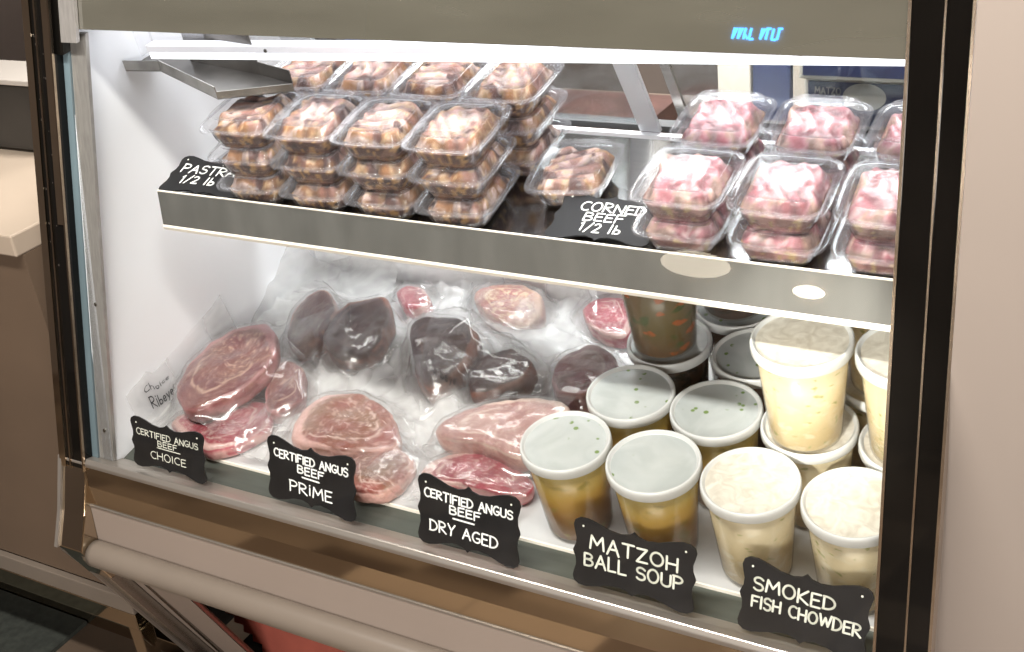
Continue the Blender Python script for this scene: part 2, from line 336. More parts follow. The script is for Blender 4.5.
# ------------------------------------------------------------------ hand lettering (stroke alphabet)
def arc(cx, cy, rx, ry, a0, a1, n=8):
    return [(cx + rx * math.cos(math.radians(a0 + (a1 - a0) * i / n)), cy + ry * math.sin(math.radians(a0 + (a1 - a0) * i / n))) for i in range(n + 1)]
G = {
 'A': (.66, [[(0, 0), (.33, 1), (.66, 0)], [(.1, .36), (.56, .40)]]),
 'B': (.56, [[(0, 0), (0, 1)], [(0, 1)] + arc(.2, .77, .3, .23, 80, -80) + [(0, .53)], [(.1, .53)] + arc(.22, .265, .34, .265, 80, -90) + [(0, 0)]]),
 'C': (.56, [arc(.36, .5, .36, .5, 55, 305, 12)]),
 'D': (.62, [[(0, 0), (0, 1)], [(-.04, 1)] + arc(.1, .5, .52, .5, 80, -80, 12) + [(-.04, 0)]]),
 'E': (.5, [[(.5, 1), (0, .98), (0, 0), (.5, .02)], [(0, .52), (.42, .54)]]),
 'F': (.5, [[(.54, 1), (0, .97), (0, 0)], [(0, .53), (.42, .55)]]),
 'G': (.62, [arc(.36, .5, .36, .5, 55, 320, 12) + [(.62, .42), (.36, .42)]]),
 'H': (.58, [[(0, 0), (0, 1)], [(.58, 0), (.58, 1)], [(0, .5), (.58, .52)]]),
 'I': (.1, [[(.05, 0), (.05, 1)]]),
 'K': (.56, [[(0, 0), (0, 1)], [(.54, 1), (.03, .45), (.58, 0)]]),
 'L': (.48, [[(0, 1), (0, 0), (.48, .02)]]),
 'M': (.78, [[(0, 0), (.08, 1), (.39, .35), (.70, 1), (.78, 0)]]),
 'N': (.62, [[(0, 0), (0, 1), (.6, .02), (.62, 1)]]),
 'O': (.68, [arc(.34, .5, .34, .5, 95, 455, 16)]),
 'P': (.54, [[(0, 0), (0, 1)], [(-.05, 1)] + arc(.2, .74, .34, .26, 80, -80) + [(0, .48)]]),
 'R': (.58, [[(0, 0), (0, 1)], [(-.05, 1)] + arc(.2, .76, .32, .24, 80, -80) + [(.06, .5), (.6, 0)]]),
 'S': (.52, [[(.52, .86)] + arc(.27, .75, .26, .25, 40, 230, 8) + arc(.26, .26, .28, .27, 60, -150, 8)]),
 'T': (.62, [[(0, 1), (.64, .98)], [(.32, 1), (.31, 0)]]),
 'U': (.58, [[(0, 1), (0, .3)] + arc(.29, .28, .29, .28, 180, 360) + [(.58, 1)]]),
 'W': (.86, [[(0, 1), (.2, 0), (.43, .75), (.66, 0), (.88, 1)]]),
 'Y': (.58, [[(0, 1), (.29, .48), (.6, 1)], [(.29, .48), (.24, 0)]]),
 'Z': (.56, [[(0, .98), (.54, 1), (0, 0), (.58, .02)]]),
 'i': (.1, [[(.05, 0), (.05, .72)], [(.04, .94), (.06, .98)]]),
 'l': (.1, [[(.03, 1), (.0, 0)]]),
 'b': (.42, [[(.03, 1), (0, 0)], arc(.2, .25, .22, .25, 170, -180, 10)]),
 'o': (.4, [arc(.2, .28, .2, .28, 95, 455, 10)]),
 'c': (.38, [arc(.22, .28, .22, .28, 50, 310, 8)]),
 'e': (.4, [[(.02, .28), (.38, .32)] + arc(.2, .28, .19, .28, 10, 320, 9)]),
 'h': (.4, [[(0, 1), (0, 0)], [(0, .4)] + arc(.19, .34, .19, .2, 170, 0, 5) + [(.38, 0)]]),
 'y': (.4, [[(0, .55), (.2, .08)], [(.42, .55), (.1, -.35)]]),
 's': (.34, [[(.32, .5), (.1, .54), (.04, .4), (.28, .22), (.24, .02), (0, .03)]]),
 't': (.3, [[(.14, .9), (.14, .05), (.28, .02)], [(0, .6), (.3, .62)]]),
 'p': (.4, [[(0, .55), (0, -.35)], arc(.19, .28, .2, .27, 170, -170, 10)]),
 'r': (.3, [[(0, .55), (0, 0)], [(0, .35), (.12, .53), (.3, .5)]]),
 'g': (.4, [arc(.2, .28, .2, .27, 60, 400, 10), [(.39, .55), (.38, -.15), (.2, -.35), (.02, -.25)]]),
 'd': (.42, [[(.4, 1), (.4, 0)], arc(.2, .28, .2, .27, 60, 330, 10)]),
 '1': (.2, [[(0, .8), (.14, 1), (.1, 0)]]),
 '2': (.44, [arc(.2, .75, .2, .25, 160, -30, 7) + [(0, 0), (.46, .03)]]),
 '/': (.4, [[(0, -.1), (.42, 1.05)]]),
 '-': (1.2, [[(0, .5), (1.2, .45)]]),
 '_': (1.2, [[(0, .1), (1.2, .05)]]),
 ' ': (.32, []),
}
def strokes(lines, w, rnd=None):
    """lines of (text, cx, cy, height, width, slope); flat ribbons with round ends in the xy plane, z = 0"""
    V, F = [], []
    rnd = rnd or random.Random(3)
    def seg(a, b, hw):
        a, b = Vector(a), Vector(b); d = (b - a)
        if d.length < 1e-7: return
        d.normalize(); n = Vector((-d.y, d.x)) * hw
        k = len(V); V.extend([(a + n).to_tuple() + (0,), (a - n).to_tuple() + (0,), (b - n).to_tuple() + (0,), (b + n).to_tuple() + (0,)]); F.append((k, k + 1, k + 2, k + 3))
    def dot(p, hw):
        k = len(V); V.extend([(p[0] + hw * math.cos(i * math.pi / 4), p[1] + hw * math.sin(i * math.pi / 4), 0) for i in range(8)]); F.append(tuple(range(k, k + 8)))
    for (txt, cx, cy, h, wd, slope) in lines:
        gap = 0.2
        tot = sum(G[c][0] for c in txt) + gap * (len(txt) - 1)
        sx = wd / tot
        x = -wd / 2
        for c in txt:
            gw, st = G[c]
            jy = rnd.uniform(-.05, .05) * h; js = 1 + rnd.uniform(-.06, .06); jr = rnd.uniform(-.04, .04)
            for pl in st:
                P = []
                for (px, py) in pl:
                    lx = x + px * sx; ly = (py - .5) * h * js + jy + jr * px * h
                    P.append((cx + lx * math.cos(slope) - ly * math.sin(slope), cy + lx * math.sin(slope) + ly * math.cos(slope)))
                for a, b in zip(P[:-1], P[1:]): seg(a, b, w)
                for p in P: dot(p, w)
            x += (gw + gap) * sx
    return V, F

# ------------------------------------------------------------------ display case
case = thing('refrigerated_display_case', 'steel and glass refrigerated deli display case with white interior and one shelf', 'display case', Matrix.Translation((-0.2, 0.1, 0)))
XL, XR = -0.75, 0.4505
# interior shell
part('side_wall', prism_x([(gy(-.03, .004), -.03), (gy(.70, .004), .70), (.36, .70), (.505, .33), (.505, -.03)], XL - .02, XL), white_panel, case)
part('side_wall', prism_x([(gy(-.03, .004), -.03), (gy(.70, .004), .70), (.36, .70), (.505, .33), (.505, -.03)], XR, XR + .0015), white_panel, case)
part('deck', join([box_vf(XL, XR, 0.0, .50, -.02, 0.0)]), white_deck, case)
part('deck_ledge', prism_x([(0.0, -.004), (0.0, -.012), (-.068, -.020), (-.068, -.008)], XL, XR), ledge_steel, case)
part('deck_edge', prism_x([(0.0, .0004), (-.002, .0), (-.003, -.005), (0.0, -.006)], XL, XR), white_edge, case)
part('back_wall', box_vf(XL, XR, .50, .51, -.02, .325), white_panel, case)
part('ceiling_panel', prism_x([(gy(.66, .012), .655), (.38, .62), (.38, .63), (gy(.67, .012), .67)], XL, XR), white_panel, case)
# rear sliding doors: leaning plane
def dy(z, o=0.0): return .45 + (.455 - z) * .45 + o
def door_bar(x0, x1, z0, z1, o=0.0, th=.008): return prism_x([(dy(z0, o), z0), (dy(z1, o), z1), (dy(z1, o + th), z1), (dy(z0, o + th), z0)], x0, x1)
part('rear_panel', door_bar(XL, -.625, .325, .64), white_panel, case)
rack_dark0 = principled('sill_dark', (0.06, 0.065, 0.07), 0.3, vary=0.1)
alu = principled('door_aluminium', (0.62, 0.63, 0.66), 0.35, 0.5, vary=0.05, scale=9)
d1 = part('rear_door', join([door_bar(-.625, -.565, .327, .64), door_bar(-.069, -.038, .327, .64), door_bar(-.565, -.069, .60, .64)]), alu, case)
part('pane', door_bar(-.565, -.069, .34, .60, .003, .003), glass_rear, d1)
part('rear_door_sill', door_bar(-.565, .43, .320, .333, .010, .020), rack_dark0, case)
d2 = part('rear_door', join([door_bar(-.018, -.004, .327, .64, .03), door_bar(.43, XR, .327, .64, .03), door_bar(-.004, .43, .327, .34, .03), door_bar(-.004, .43, .61, .64, .03)]), steel_dark, case)
part('pane', door_bar(-.004, .43, .34, .61, .033, .003), glass_rear, d2)
# shelf
sh = part('shelf', box_vf(-.65, XR - .002, .131, .412, SH - .010, SH), shelf_steel, case)
part('shelf_lip', prism_x([(.1318, .3815), (.1300, .3822), (.1180, .3330), (.1206, .3330), (.1345, .3800)], -.652, XR - .002), lip_steel, sh)
part('lip_edge', prism_x([(.1175, .3345), (.1160, .3320), (.1170, .3270), (.1215, .3270), (.1215, .3345)], -.652, XR - .002), white_edge, sh)
part('lip_edge', prism_x([(.1304, .3815), (.1298, .3835), (.1322, .3842), (.1340, .3820)], -.652, XR - .002), white_edge, sh)
for bx in (-.40, .20):
    part('bracket', prism_x([(.15, SH - .011), (.49, SH - .011), (.49, SH - .05), (.42, SH - .05)], bx, bx + .004), steel_dark, sh)
# light fixture under the header (slightly skewed bar)
def skew_bar(xa, ya, za, xb, yb, zb, w, h0, h1):
    V = []
    for (x, y, z) in ((xa, ya, za), (xb, yb, zb)):
        V += [(x, y, z + h0), (x, y + w, z + h0), (x, y + w, z + h1), (x, y, z + h1)]
    F = [(0, 1, 2, 3), (7, 6, 5, 4), (0, 4, 5, 1), (1, 5, 6, 2), (2, 6, 7, 3), (3, 7, 4, 0)]
    return V, F
lf = part('light_fixture', skew_bar(-.690, .235, .540, .44, .273, .559, .02, .006, .0165), light_case, case, bevel=.001)
part('led_strip', skew_bar(-.686, .2345, .540, .44, .2725, .559, .020, -.003, .0058), led_mat, lf)
for t_ in (.19, .83):
    sx_, sy_, sz_ = -.69 + 1.13 * t_, .235 + .038 * t_, .540 + .019 * t_
    part('screw', loft([[(sx_ + .0028 * math.cos(a * .63), sy_ - .0012 * k, sz_ + .010 + .0028 * math.sin(a * .63)) for a in range(10)] for k in (0, 1)]), screw_mat, lf)
part('end_cover', join([box_vf(-.705, -.60, .262, .264, .545, .60), box_vf(-.705, -.703, .235, .264, .540, .60)]), clear_plastic, lf)
for k in range(7):
    pass
# steel tray bracket on the left wall
T0, T1, T2, T3, T4 = (-.748, .235), (-.683, .240), (-.515, .169), (-.412, .205), (-.47, .262)
def wall_strip(a, b, z0, z1, lean=0.0, th=.0015):
    ax, ay = a; bx, by = b
    d = Vector((bx - ax, by - ay)).normalized(); n = Vector((-d.y, d.x))
    o = n * th
    return ([(ax, ay, z0), (bx, by, z0), (bx + o.x, by + o.y, z0), (ax + o.x, ay + o.y, z0), (ax - n.x * lean, ay - n.y * lean, z1), (bx - n.x * lean, by - n.y * lean, z1), (bx + o.x - n.x * lean, by + o.y - n.y * lean, z1), (ax + o.x - n.x * lean, ay + o.y - n.y * lean, z1)],
            [(0, 3, 2, 1), (4, 5, 6, 7), (0, 1, 5, 4), (1, 2, 6, 5), (2, 3, 7, 6), (3, 0, 4, 7)])
zt = .515
tray_dark = principled('tray_dark', (0.14, 0.13, 0.12), 0.3, 0.6, vary=0.2, scale=20)
tray_steel = principled('tray_steel', (0.30, 0.29, 0.27), 0.25, 0.8, vary=0.35, scale=24)
tr = part('tray_bracket', join([wall_strip(T0, T1, zt, zt + .016), wall_strip(T1, T2, zt, zt + .018), wall_strip(T2, T3, zt, zt + .011)]), tray_steel, case)
part('tray_floor', ([(x, y, zt + q) for q in (0, .0012) for (x, y) in (T0, T1, T2, T3, T4, (-.748, .30))],
                    [(5, 4, 3, 2, 1, 0), (6, 7, 8, 9, 10, 11)] + [(i, (i + 1) % 6, 6 + (i + 1) % 6, 6 + i) for i in range(6)]), tray_dark, tr)
part('tray_back', join([wall_strip((-.655, .275), (-.50, .245), zt + .001, zt + .060), wall_strip((-.50, .245), (-.43, .225), zt + .001, zt + .020)]), tray_dark, tr)

# front glass, its steel side strip and the header
def lean_strip(x0, x1, z0, z1, o0, o1, k=0.0):
    V, F = prism_x([(gy(z0, o0), z0), (gy(z1, o0), z1), (gy(z1, o1), z1), (gy(z0, o1), z0)], x0, x1)
    return [(x + k * z, y, z) for x, y, z in V], F
KL, KR = .06, -.038
part('front_glass', ([(-.795, gy(-.004), -.004), (.409, gy(-.004), -.004), (.385, gy(.616), .616), (-.757, gy(.616), .616)], [(0, 1, 2, 3)]), glass_front, case)
part('glass_edge', lean_strip(-.798, -.780, -.003, .585, .001, .007, KL), glass_edge, case)
strip_steel = principled('strip_steel', (0.40, 0.38, 0.36), 0.30, 0.55, vary=0.12, scale=10, mapping=(30, 1, 4))
ss = part('side_strip', lean_strip(-.779, -.7485, -.003, .605, .004, .010, KL), strip_steel, case)
part('side_strip', lean_strip(-.779, -.7485, .600, .95, -.013, -.007, KL), strip_steel, case)
part('post_filler', lean_strip(-.795, -.779, .583, .95, -.010, .012, KL), dark_reflect_chrome, case)
for z_ in (.24, .05):
    part('screw', loft([[(-.764 + KL * z_ + .0030 * math.cos(a * .63), gy(z_ + .0030 * math.sin(a * .63), .004 - .0015 * k), z_ + .0030 * math.sin(a * .63)) for a in range(10)] for k in (0, 1)]), screw_mat, ss)
hd = part('header', lean_strip(-.745, .385, .6145, .90, -.006, .004), header_mat, case)
# chrome end posts (left: five bands, right: broad black bands with bright edges)
pl = part('end_post', lean_strip(-.843, -.792, -.006, .95, -.016, .02, KL), dark_reflect_chrome, case)
part('post_band', lean_strip(-.846, -.832, -.006, .95, -.019, -.0155, KL), chrome_gold, pl)
part('post_band', lean_strip(-.8235, -.8205, -.006, .95, -.019, -.0155, KL), bronze_line, pl)
part('post_band', lean_strip(-.808, -.796, .36, .95, -.0185, -.0155, KL), chrome_gold, pl)
part('post_band', lean_strip(-.7945, -.7915, -.006, .95, -.020, -.0155, KL), bronze_line, pl)
rnd = random.Random(5)
for (x_, z_, r_) in [(rnd.choice((-.828, -.813)) + rnd.uniform(-.003, .003), rnd.uniform(.30, .62), rnd.uniform(.0008, .0018)) for _ in range(20)]:
    part('water_drop', loft([[(x_ + KL * z_ + r_ * math.cos(a * .785), gy(z_ + r_ * math.sin(a * .785), -.0155 - .0008 * k), z_ + r_ * math.sin(a * .785)) for a in range(8)] for k in (0, 1)]), screw_mat, pl)
pr = part('end_post', lean_strip(.409, .464, -.40, .95, -.012, .012, KR), dark_reflect_chrome, case)
part('post_band', lean_strip(.4385, .4405, -.40, .95, -.0145, -.0115, KR), bronze_line, pr)
part('post_band', lean_strip(.4065, .4095, -.40, .95, -.014, .010, KR), bronze_line, pr)
part('post_band', lean_strip(.4625, .4655, -.40, .95, -.0135, .010, KR), bronze_line, pr)
# lower front (profiles in world y,z)
XF0, XF1 = -.788, .407
def wp(name, prof, x0, x1, mat, par=None, **k):
    if name not in ('case_leg', 'leg_face', 'leg_edge', 'leg_rib', 'base_body'): prof = [(y - .0095, z + .009) for y, z in prof]
    return part(name, prism_x(prof, x0, x1), mat, par or case, deck=False, **k)
wp('glass_trim', [(-.0490, .5865), (-.0640, .5905), (-.0700, .5850), (-.0690, .5770), (-.030, .5700), (-.030, .5800)], -.846, XF1 + .002, trim_mat, bevel=.0015)
wp('chrome_band', [(-.0690, .5790), (-.0770, .5480), (-.0820, .5150), (-.05, .5150), (-.03, .5700)], -.792, XF1 + .002, chrome_gold)
wp('front_panel', [(-.0830, .5160), (-.0900, .4400), (-.04, .4400), (-.05, .5160)], -.792, XF1, beige_panel, bevel=.001)
wp('panel_edge', [(-.0845, .5172), (-.0835, .5120), (-.0815, .5172)], -.792, XF1, trim_mat)
tb = part('bumper_tube', tube([(-.790, -.1115, .445), (-.78, -.1115, .445), (.0, -.1115, .445), (.405, -.1115, .445)], .0215, 28), bumper_mat, case, deck=False, smooth=True)
part('end_collar', tube([(-.812, -.1085, .445), (-.791, -.1125, .441)], .017, 20), steel, tb, deck=False, smooth=True)
# end frame below the glass: chrome knee plate, then the leg running back and down
kn = wp('knee_plate', [(-.040, .590), (-.066, .588), (-.098, .505), (-.124, .452), (-.088, .372), (-.02, .372), (-.02, .59)], -.846, -.792, chrome_gold, bevel=.002)
wp('knee_edge', [(-.0665, .590), (-.0705, .588), (-.1025, .505), (-.1285, .452), (-.1235, .451), (-.0975, .504)], -.849, -.842, trim_mat, kn)
wp('case_leg', [(-.124, .450), (-.0900, .378), (.060, .045), (.120, .045), (.02, .45)], -.846, -.820, steel, bevel=.001)
wp('leg_face', [(-.100, .428), (-.060, .365), (.085, .045), (.095, .045), (-.050, .368), (-.088, .430)], -.818, -.692, beige_panel, bevel=.002)
wp('leg_edge', [(-.1285, .449), (-.0935, .377), (.056, .045), (.060, .045), (-.089, .379), (-.124, .451)], -.850, -.842, trim_mat)
wp('leg_edge', [(-.062, .372), (.083, .045), (.088, .045), (-.056, .372)], -.6925, -.688, steel_dark)
wp('leg_rib', [(-.097, .425), (-.058, .360), (.080, .045), (.086, .045), (-.052, .362)], -.792, -.780, steel_dark)
# body behind: keeps the inside of the base dark
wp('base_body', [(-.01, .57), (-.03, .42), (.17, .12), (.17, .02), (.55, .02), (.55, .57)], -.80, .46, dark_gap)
# brick red kick panel with a toothed left end
teeth = [(-.838, .30), (-.838, .200)]
for k in range(7): teeth += [(-.838 + .0175 * (k + 1), .200 - .017 * k), (-.842 + .0175 * (k + 1), .200 - .017 * (k + 1))]
teeth += [(-.71, .02), (.45, .02), (.45, .30)]
kp_V = [(x, .100, z) for x, z in teeth] + [(x, .13, z) for x, z in teeth]; n_ = len(teeth)
part('kick_panel', (kp_V, [tuple(range(n_)), tuple(range(n_, 2 * n_))[::-1]] + [(i, (i + 1) % n_, n_ + (i + 1) % n_, n_ + i) for i in range(n_)]), brick_red, case, deck=False)
for fx, fy in ((-.80, .10), (.36, .10), (-.80, .45), (.36, .45)):
    part('foot', box_vf(fx, fx + .06, fy, fy + .06, 0, .05), steel_dark, case, deck=False)

# ------------------------------------------------------------------ meat containers (clear hinged trays)
PITCH = .0434
ZK = 1.085
nz = noise.noise
def ridge(x, y, s): return 1 - abs(nz(Vector((x, y, s))))
def make_filling(kind, seed):
    rings = []; n = 72; cols = []
    so = seed * 7.13
    def colour(x, y, r, side, z):
        a = nz(Vector((x * 45 + so, y * 45, z * 60 + 3))); b = nz(Vector((x * 110, y * 110 + so, z * 90))); f = ridge(x * 38 + so, y * 38 + z * 40, 1.7)
        if kind == 'pastrami':
            if side:
                k = nz(Vector((x * 160 + so, y * 160, z * 25)))
                base = Vector((.10, .042, .028)) if a < .10 else Vector((.22, .11, .075))
                if k > .20: base = Vector((.46, .26, .09))
                if b < -.3: base = Vector((.045, .02, .015))
                return base
            base = Vector((.66, .38, .34)).lerp(Vector((.86, .64, .56)), max(0, min(1, .5 + 1.6 * a)))
            if r > .55 and a < .18: base = base.lerp(Vector((.42, .19, .07)), min(1, (r - .55) * 4.0))
            if b > .2: base = base.lerp(Vector((.78, .52, .28)), .7)
            if f < .66: base = base.lerp(Vector((.40, .17, .13)), .8)
            if r > .45 and nz(Vector((x * 50, y * 50, so))) > .30: base = Vector((.14, .05, .035))
            return base
        if side:
            base = Vector((.22, .09, .075)) if a < .1 else Vector((.40, .20, .17))
            if nz(Vector((x * 150 + so, y * 150, z * 30))) > .24: base = Vector((.40, .27, .11))
            if b < -.32: base = Vector((.13, .05, .04))
            return base
        base = Vector((.56, .20, .23)).lerp(Vector((.84, .50, .52)), max(0, min(1, .5 + a * 1.8)))
        if b > .22: base = base.lerp(Vector((.86, .66, .64)), .6)
        if f < .64: base = base.lerp(Vector((.36, .11, .12)), .8)
        if r > .75 and a > .1: base = base.lerp(Vector((.58, .40, .26)), .6)
        return base
    for k in range(9):                          # sides
        t = k / 8; z = .0022 + .0185 * t
        rr = sq(.0372 + .0074 * t, .0452 + .0074 * t, z)
        out = []
        for (x, y, _) in rr:
            w = 1 + .012 * nz(Vector((x * 120 + so, y * 120, z * 120)))
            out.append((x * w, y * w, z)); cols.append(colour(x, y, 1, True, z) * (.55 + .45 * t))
        rings.append(out)
    # heaped, folded slices; offset cap so that the heap is uneven
    cx, cy = .006 * math.sin(seed * 2.1), .006 * math.cos(seed * 1.3)
    th = seed * 1.7
    for k in range(1, 19):
        r = 1 - k / 18.6
        out = []
        for (x, y, _) in sq(.0442 * r, .0522 * r, 0):
            x += cx * (1 - r); y += cy * (1 - r)
            d = x * math.cos(th) + y * math.sin(th)
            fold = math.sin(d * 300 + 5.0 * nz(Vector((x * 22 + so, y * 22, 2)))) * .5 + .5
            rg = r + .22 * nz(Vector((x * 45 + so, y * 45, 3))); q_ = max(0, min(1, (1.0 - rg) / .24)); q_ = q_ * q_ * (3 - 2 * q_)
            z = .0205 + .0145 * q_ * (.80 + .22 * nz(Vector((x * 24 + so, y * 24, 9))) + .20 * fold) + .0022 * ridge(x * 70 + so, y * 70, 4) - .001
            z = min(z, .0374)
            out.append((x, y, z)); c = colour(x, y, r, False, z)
            c = c * (0.40 + .42 * fold + .25 * nz(Vector((x * 85, y * 85 + so, 5)))) * (.58 + .42 * q_) * (1.12 if kind == 'corned' else 1.0); cols.append(c)  # crevice shade between the folds is put into the vertex colour
        rings.append(out)
    V, F = loft(rings)
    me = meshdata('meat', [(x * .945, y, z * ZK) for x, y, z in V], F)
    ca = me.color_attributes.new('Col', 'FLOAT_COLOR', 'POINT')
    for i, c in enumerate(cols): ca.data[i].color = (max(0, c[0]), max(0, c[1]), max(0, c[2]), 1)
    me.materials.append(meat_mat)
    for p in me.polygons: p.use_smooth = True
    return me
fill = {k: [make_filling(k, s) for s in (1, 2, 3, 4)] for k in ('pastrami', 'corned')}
tubV, tubF = loft([sq(.0368, .0448, .0006), sq(.0382, .0462, .0010, fl=.005), sq(.0432, .0512, .0120, fl=.016), sq(.0470, .0550, .0255, fl=.010), sq(.0485, .0565, .0286), sq(.0560, .0640, .0290), sq(.0580, .0660, .0290), sq(.0584, .0664, .0272)], True, False)
lidV, lidF = loft([sq(.0585, .0665, .0286), sq(.0588, .0668, .0300), sq(.0578, .0658, .0312), sq(.0562, .0642, .0306), sq(.0540, .0620, .0306), sq(.0528, .0608, .0318), sq(.0462, .0542, .0392), sq(.0450, .0530, .0412), sq(.0430, .0510, .0411), sq(.0416, .0496, .0394), sq(.022, .028, .0393)], False, True)
tubV = [(x * .945, y, z * ZK) for x, y, z in tubV]; lidV = [(x * .945, y, z * ZK) for x, y, z in lidV]
lid_me = meshdata('lid', lidV, lidF); lid_me.materials.append(clear_lid)
tub_me = meshdata('tub', tubV, tubF); tub_me.materials.append(clear_plastic)
for me in (tub_me, lid_me):
    for p in me.polygons: p.use_smooth = True
def make_tray(kind, variant, name, label, M, group, turn=0):
    t = thing(name, label, 'food container', M, group)
    link_mesh('tub', tub_me, None, t); link_mesh('lid', lid_me, None, t)
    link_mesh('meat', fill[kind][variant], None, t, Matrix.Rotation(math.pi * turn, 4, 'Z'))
    return t
protos = {}
def put_tray(kind, name, label, x, y, k, yaw, group, variant, turn=0, dyaw=0.0, tilt=2.7):
    M = MT @ Matrix.Translation((x, y, SH + .0032)) @ Matrix.Rotation(math.radians(yaw), 4, 'Z') @ Matrix.Rotation(math.radians(tilt), 4, 'Y') @ Matrix.Translation((0, 0, k * PITCH)) @ Matrix.Rotation(math.radians(dyaw), 4, 'Z')
    key = (kind, variant, turn)
    if key not in protos:
        protos[key] = make_tray(kind, variant, name, label, M, group, turn); return protos[key]
    return dup(protos[key], M, label, group)
lev = {1: ['only'], 2: ['bottom', 'top'], 3: ['bottom', 'middle', 'top']}
ordn = ['first', 'second', 'third', 'fourth']
rj = random.Random(11)
cnt = 0
GP = 'clear containers of sliced pastrami stacked on the left of the shelf'
GC = 'clear containers of pink corned beef stacked on the right of the shelf'
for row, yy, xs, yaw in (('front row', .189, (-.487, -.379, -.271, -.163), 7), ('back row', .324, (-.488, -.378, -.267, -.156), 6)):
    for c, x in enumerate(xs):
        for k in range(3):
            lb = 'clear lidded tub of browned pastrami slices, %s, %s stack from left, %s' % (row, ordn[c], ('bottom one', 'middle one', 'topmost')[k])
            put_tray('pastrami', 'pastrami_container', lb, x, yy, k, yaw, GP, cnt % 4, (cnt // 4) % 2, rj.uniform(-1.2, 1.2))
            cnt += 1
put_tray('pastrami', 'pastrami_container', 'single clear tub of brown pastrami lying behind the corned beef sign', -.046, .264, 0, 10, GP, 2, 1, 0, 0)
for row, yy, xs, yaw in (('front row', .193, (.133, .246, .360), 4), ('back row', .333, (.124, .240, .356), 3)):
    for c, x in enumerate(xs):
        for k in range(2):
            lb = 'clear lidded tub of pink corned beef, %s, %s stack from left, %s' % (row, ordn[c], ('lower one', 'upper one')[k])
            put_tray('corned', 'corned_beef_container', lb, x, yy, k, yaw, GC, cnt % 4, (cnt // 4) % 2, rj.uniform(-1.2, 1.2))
            cnt += 1

# ------------------------------------------------------------------ soup containers
n = 72
def lathe(prof, cap0=True, cap1=False): return loft([ring(r, z, n) for r, z in prof], cap0, cap1)
def shared(name, vf, mat):
    me = meshdata(name, *vf); me.materials.append(mat)
    for p in me.polygons: p.use_smooth = True
    return me
HS = .141
tubS = shared('tub', lathe([(.034, .0030), (.0395, .0010), (.0415, .0025), (.0425, .006), (.0520, .120), (.0535, .1285), (.0548, .1290), (.0548, .1260)]), pp_tub)
def lid_pair(mat):
    top = shared('lid', lathe([(.0570, .1265), (.0578, .1285), (.0578, .1365), (.0570, .1400), (.0558, .1408), (.0540, .1402), (.0528, .1375), (.0515, .1368)], False), lid_rim)
    disc = shared('lid_top', lathe([(.0516, .1368), (.0495, .1366), (.030, .1366), (.0005, .1366)], False, True), mat)
    return top, disc
lids_me = {'broth': lid_pair(lid_broth), 'cream': lid_pair(lid_cream)}
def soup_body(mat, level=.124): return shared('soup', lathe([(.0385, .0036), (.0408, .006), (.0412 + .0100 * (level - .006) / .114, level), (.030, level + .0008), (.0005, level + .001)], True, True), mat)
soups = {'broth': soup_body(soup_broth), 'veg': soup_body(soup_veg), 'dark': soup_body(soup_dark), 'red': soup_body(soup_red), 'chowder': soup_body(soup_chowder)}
def soup(kind, label, x, y, level=0, yaw=0, tx=0, ty=0, group=None):
    M = MT @ Matrix.Translation((x, y, .001 + level * (HS - .0035))) @ Matrix.Rotation(math.radians(yaw), 4, 'Z') @ Matrix.Rotation(math.radians(tx), 4, 'X') @ Matrix.Rotation(math.radians(ty), 4, 'Y')
    t = thing('soup_container', label, 'food container', M, group)
    link_mesh('tub', tubS, None, t); link_mesh('soup', soups[kind], None, t)
    rim, disc = lids_me['cream' if kind == 'chowder' else 'broth']
    l = link_mesh('lid', rim, None, t); link_mesh('lid_top', disc, None, l)
    return t
GM = 'round tubs of golden broth in the matzoh ball soup rows'; GW = 'round tubs of cream coloured fish chowder'; GV = 'round tubs of dark soup at the back under the shelf'
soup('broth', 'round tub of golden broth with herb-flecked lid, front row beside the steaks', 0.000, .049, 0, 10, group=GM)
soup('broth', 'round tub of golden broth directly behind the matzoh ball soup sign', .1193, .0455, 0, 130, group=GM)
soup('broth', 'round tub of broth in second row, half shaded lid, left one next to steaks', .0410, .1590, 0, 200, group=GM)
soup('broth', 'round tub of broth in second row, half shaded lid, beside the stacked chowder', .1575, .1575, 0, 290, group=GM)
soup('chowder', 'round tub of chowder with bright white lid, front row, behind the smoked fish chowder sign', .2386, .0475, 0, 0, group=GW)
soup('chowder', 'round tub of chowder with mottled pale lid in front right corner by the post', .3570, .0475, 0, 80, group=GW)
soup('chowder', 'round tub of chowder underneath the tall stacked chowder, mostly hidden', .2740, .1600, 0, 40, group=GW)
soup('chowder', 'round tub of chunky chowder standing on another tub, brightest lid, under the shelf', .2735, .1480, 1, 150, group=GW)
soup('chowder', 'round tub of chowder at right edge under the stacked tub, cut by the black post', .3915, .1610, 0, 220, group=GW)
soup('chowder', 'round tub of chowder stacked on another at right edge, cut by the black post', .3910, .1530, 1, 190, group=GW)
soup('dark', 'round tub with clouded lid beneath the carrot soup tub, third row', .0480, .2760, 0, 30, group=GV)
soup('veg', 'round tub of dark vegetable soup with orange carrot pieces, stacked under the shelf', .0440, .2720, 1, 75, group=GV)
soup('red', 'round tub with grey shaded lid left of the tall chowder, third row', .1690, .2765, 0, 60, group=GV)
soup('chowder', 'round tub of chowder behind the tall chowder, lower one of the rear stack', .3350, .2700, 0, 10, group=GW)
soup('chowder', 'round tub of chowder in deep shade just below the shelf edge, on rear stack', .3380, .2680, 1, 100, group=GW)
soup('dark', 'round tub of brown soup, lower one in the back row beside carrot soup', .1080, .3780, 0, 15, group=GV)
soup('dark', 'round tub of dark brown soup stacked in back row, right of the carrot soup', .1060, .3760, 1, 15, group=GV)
soup('red', 'round tub of reddish soup, lower one in the back row behind tall chowder', .2280, .3780, 0, 15, group=GV)
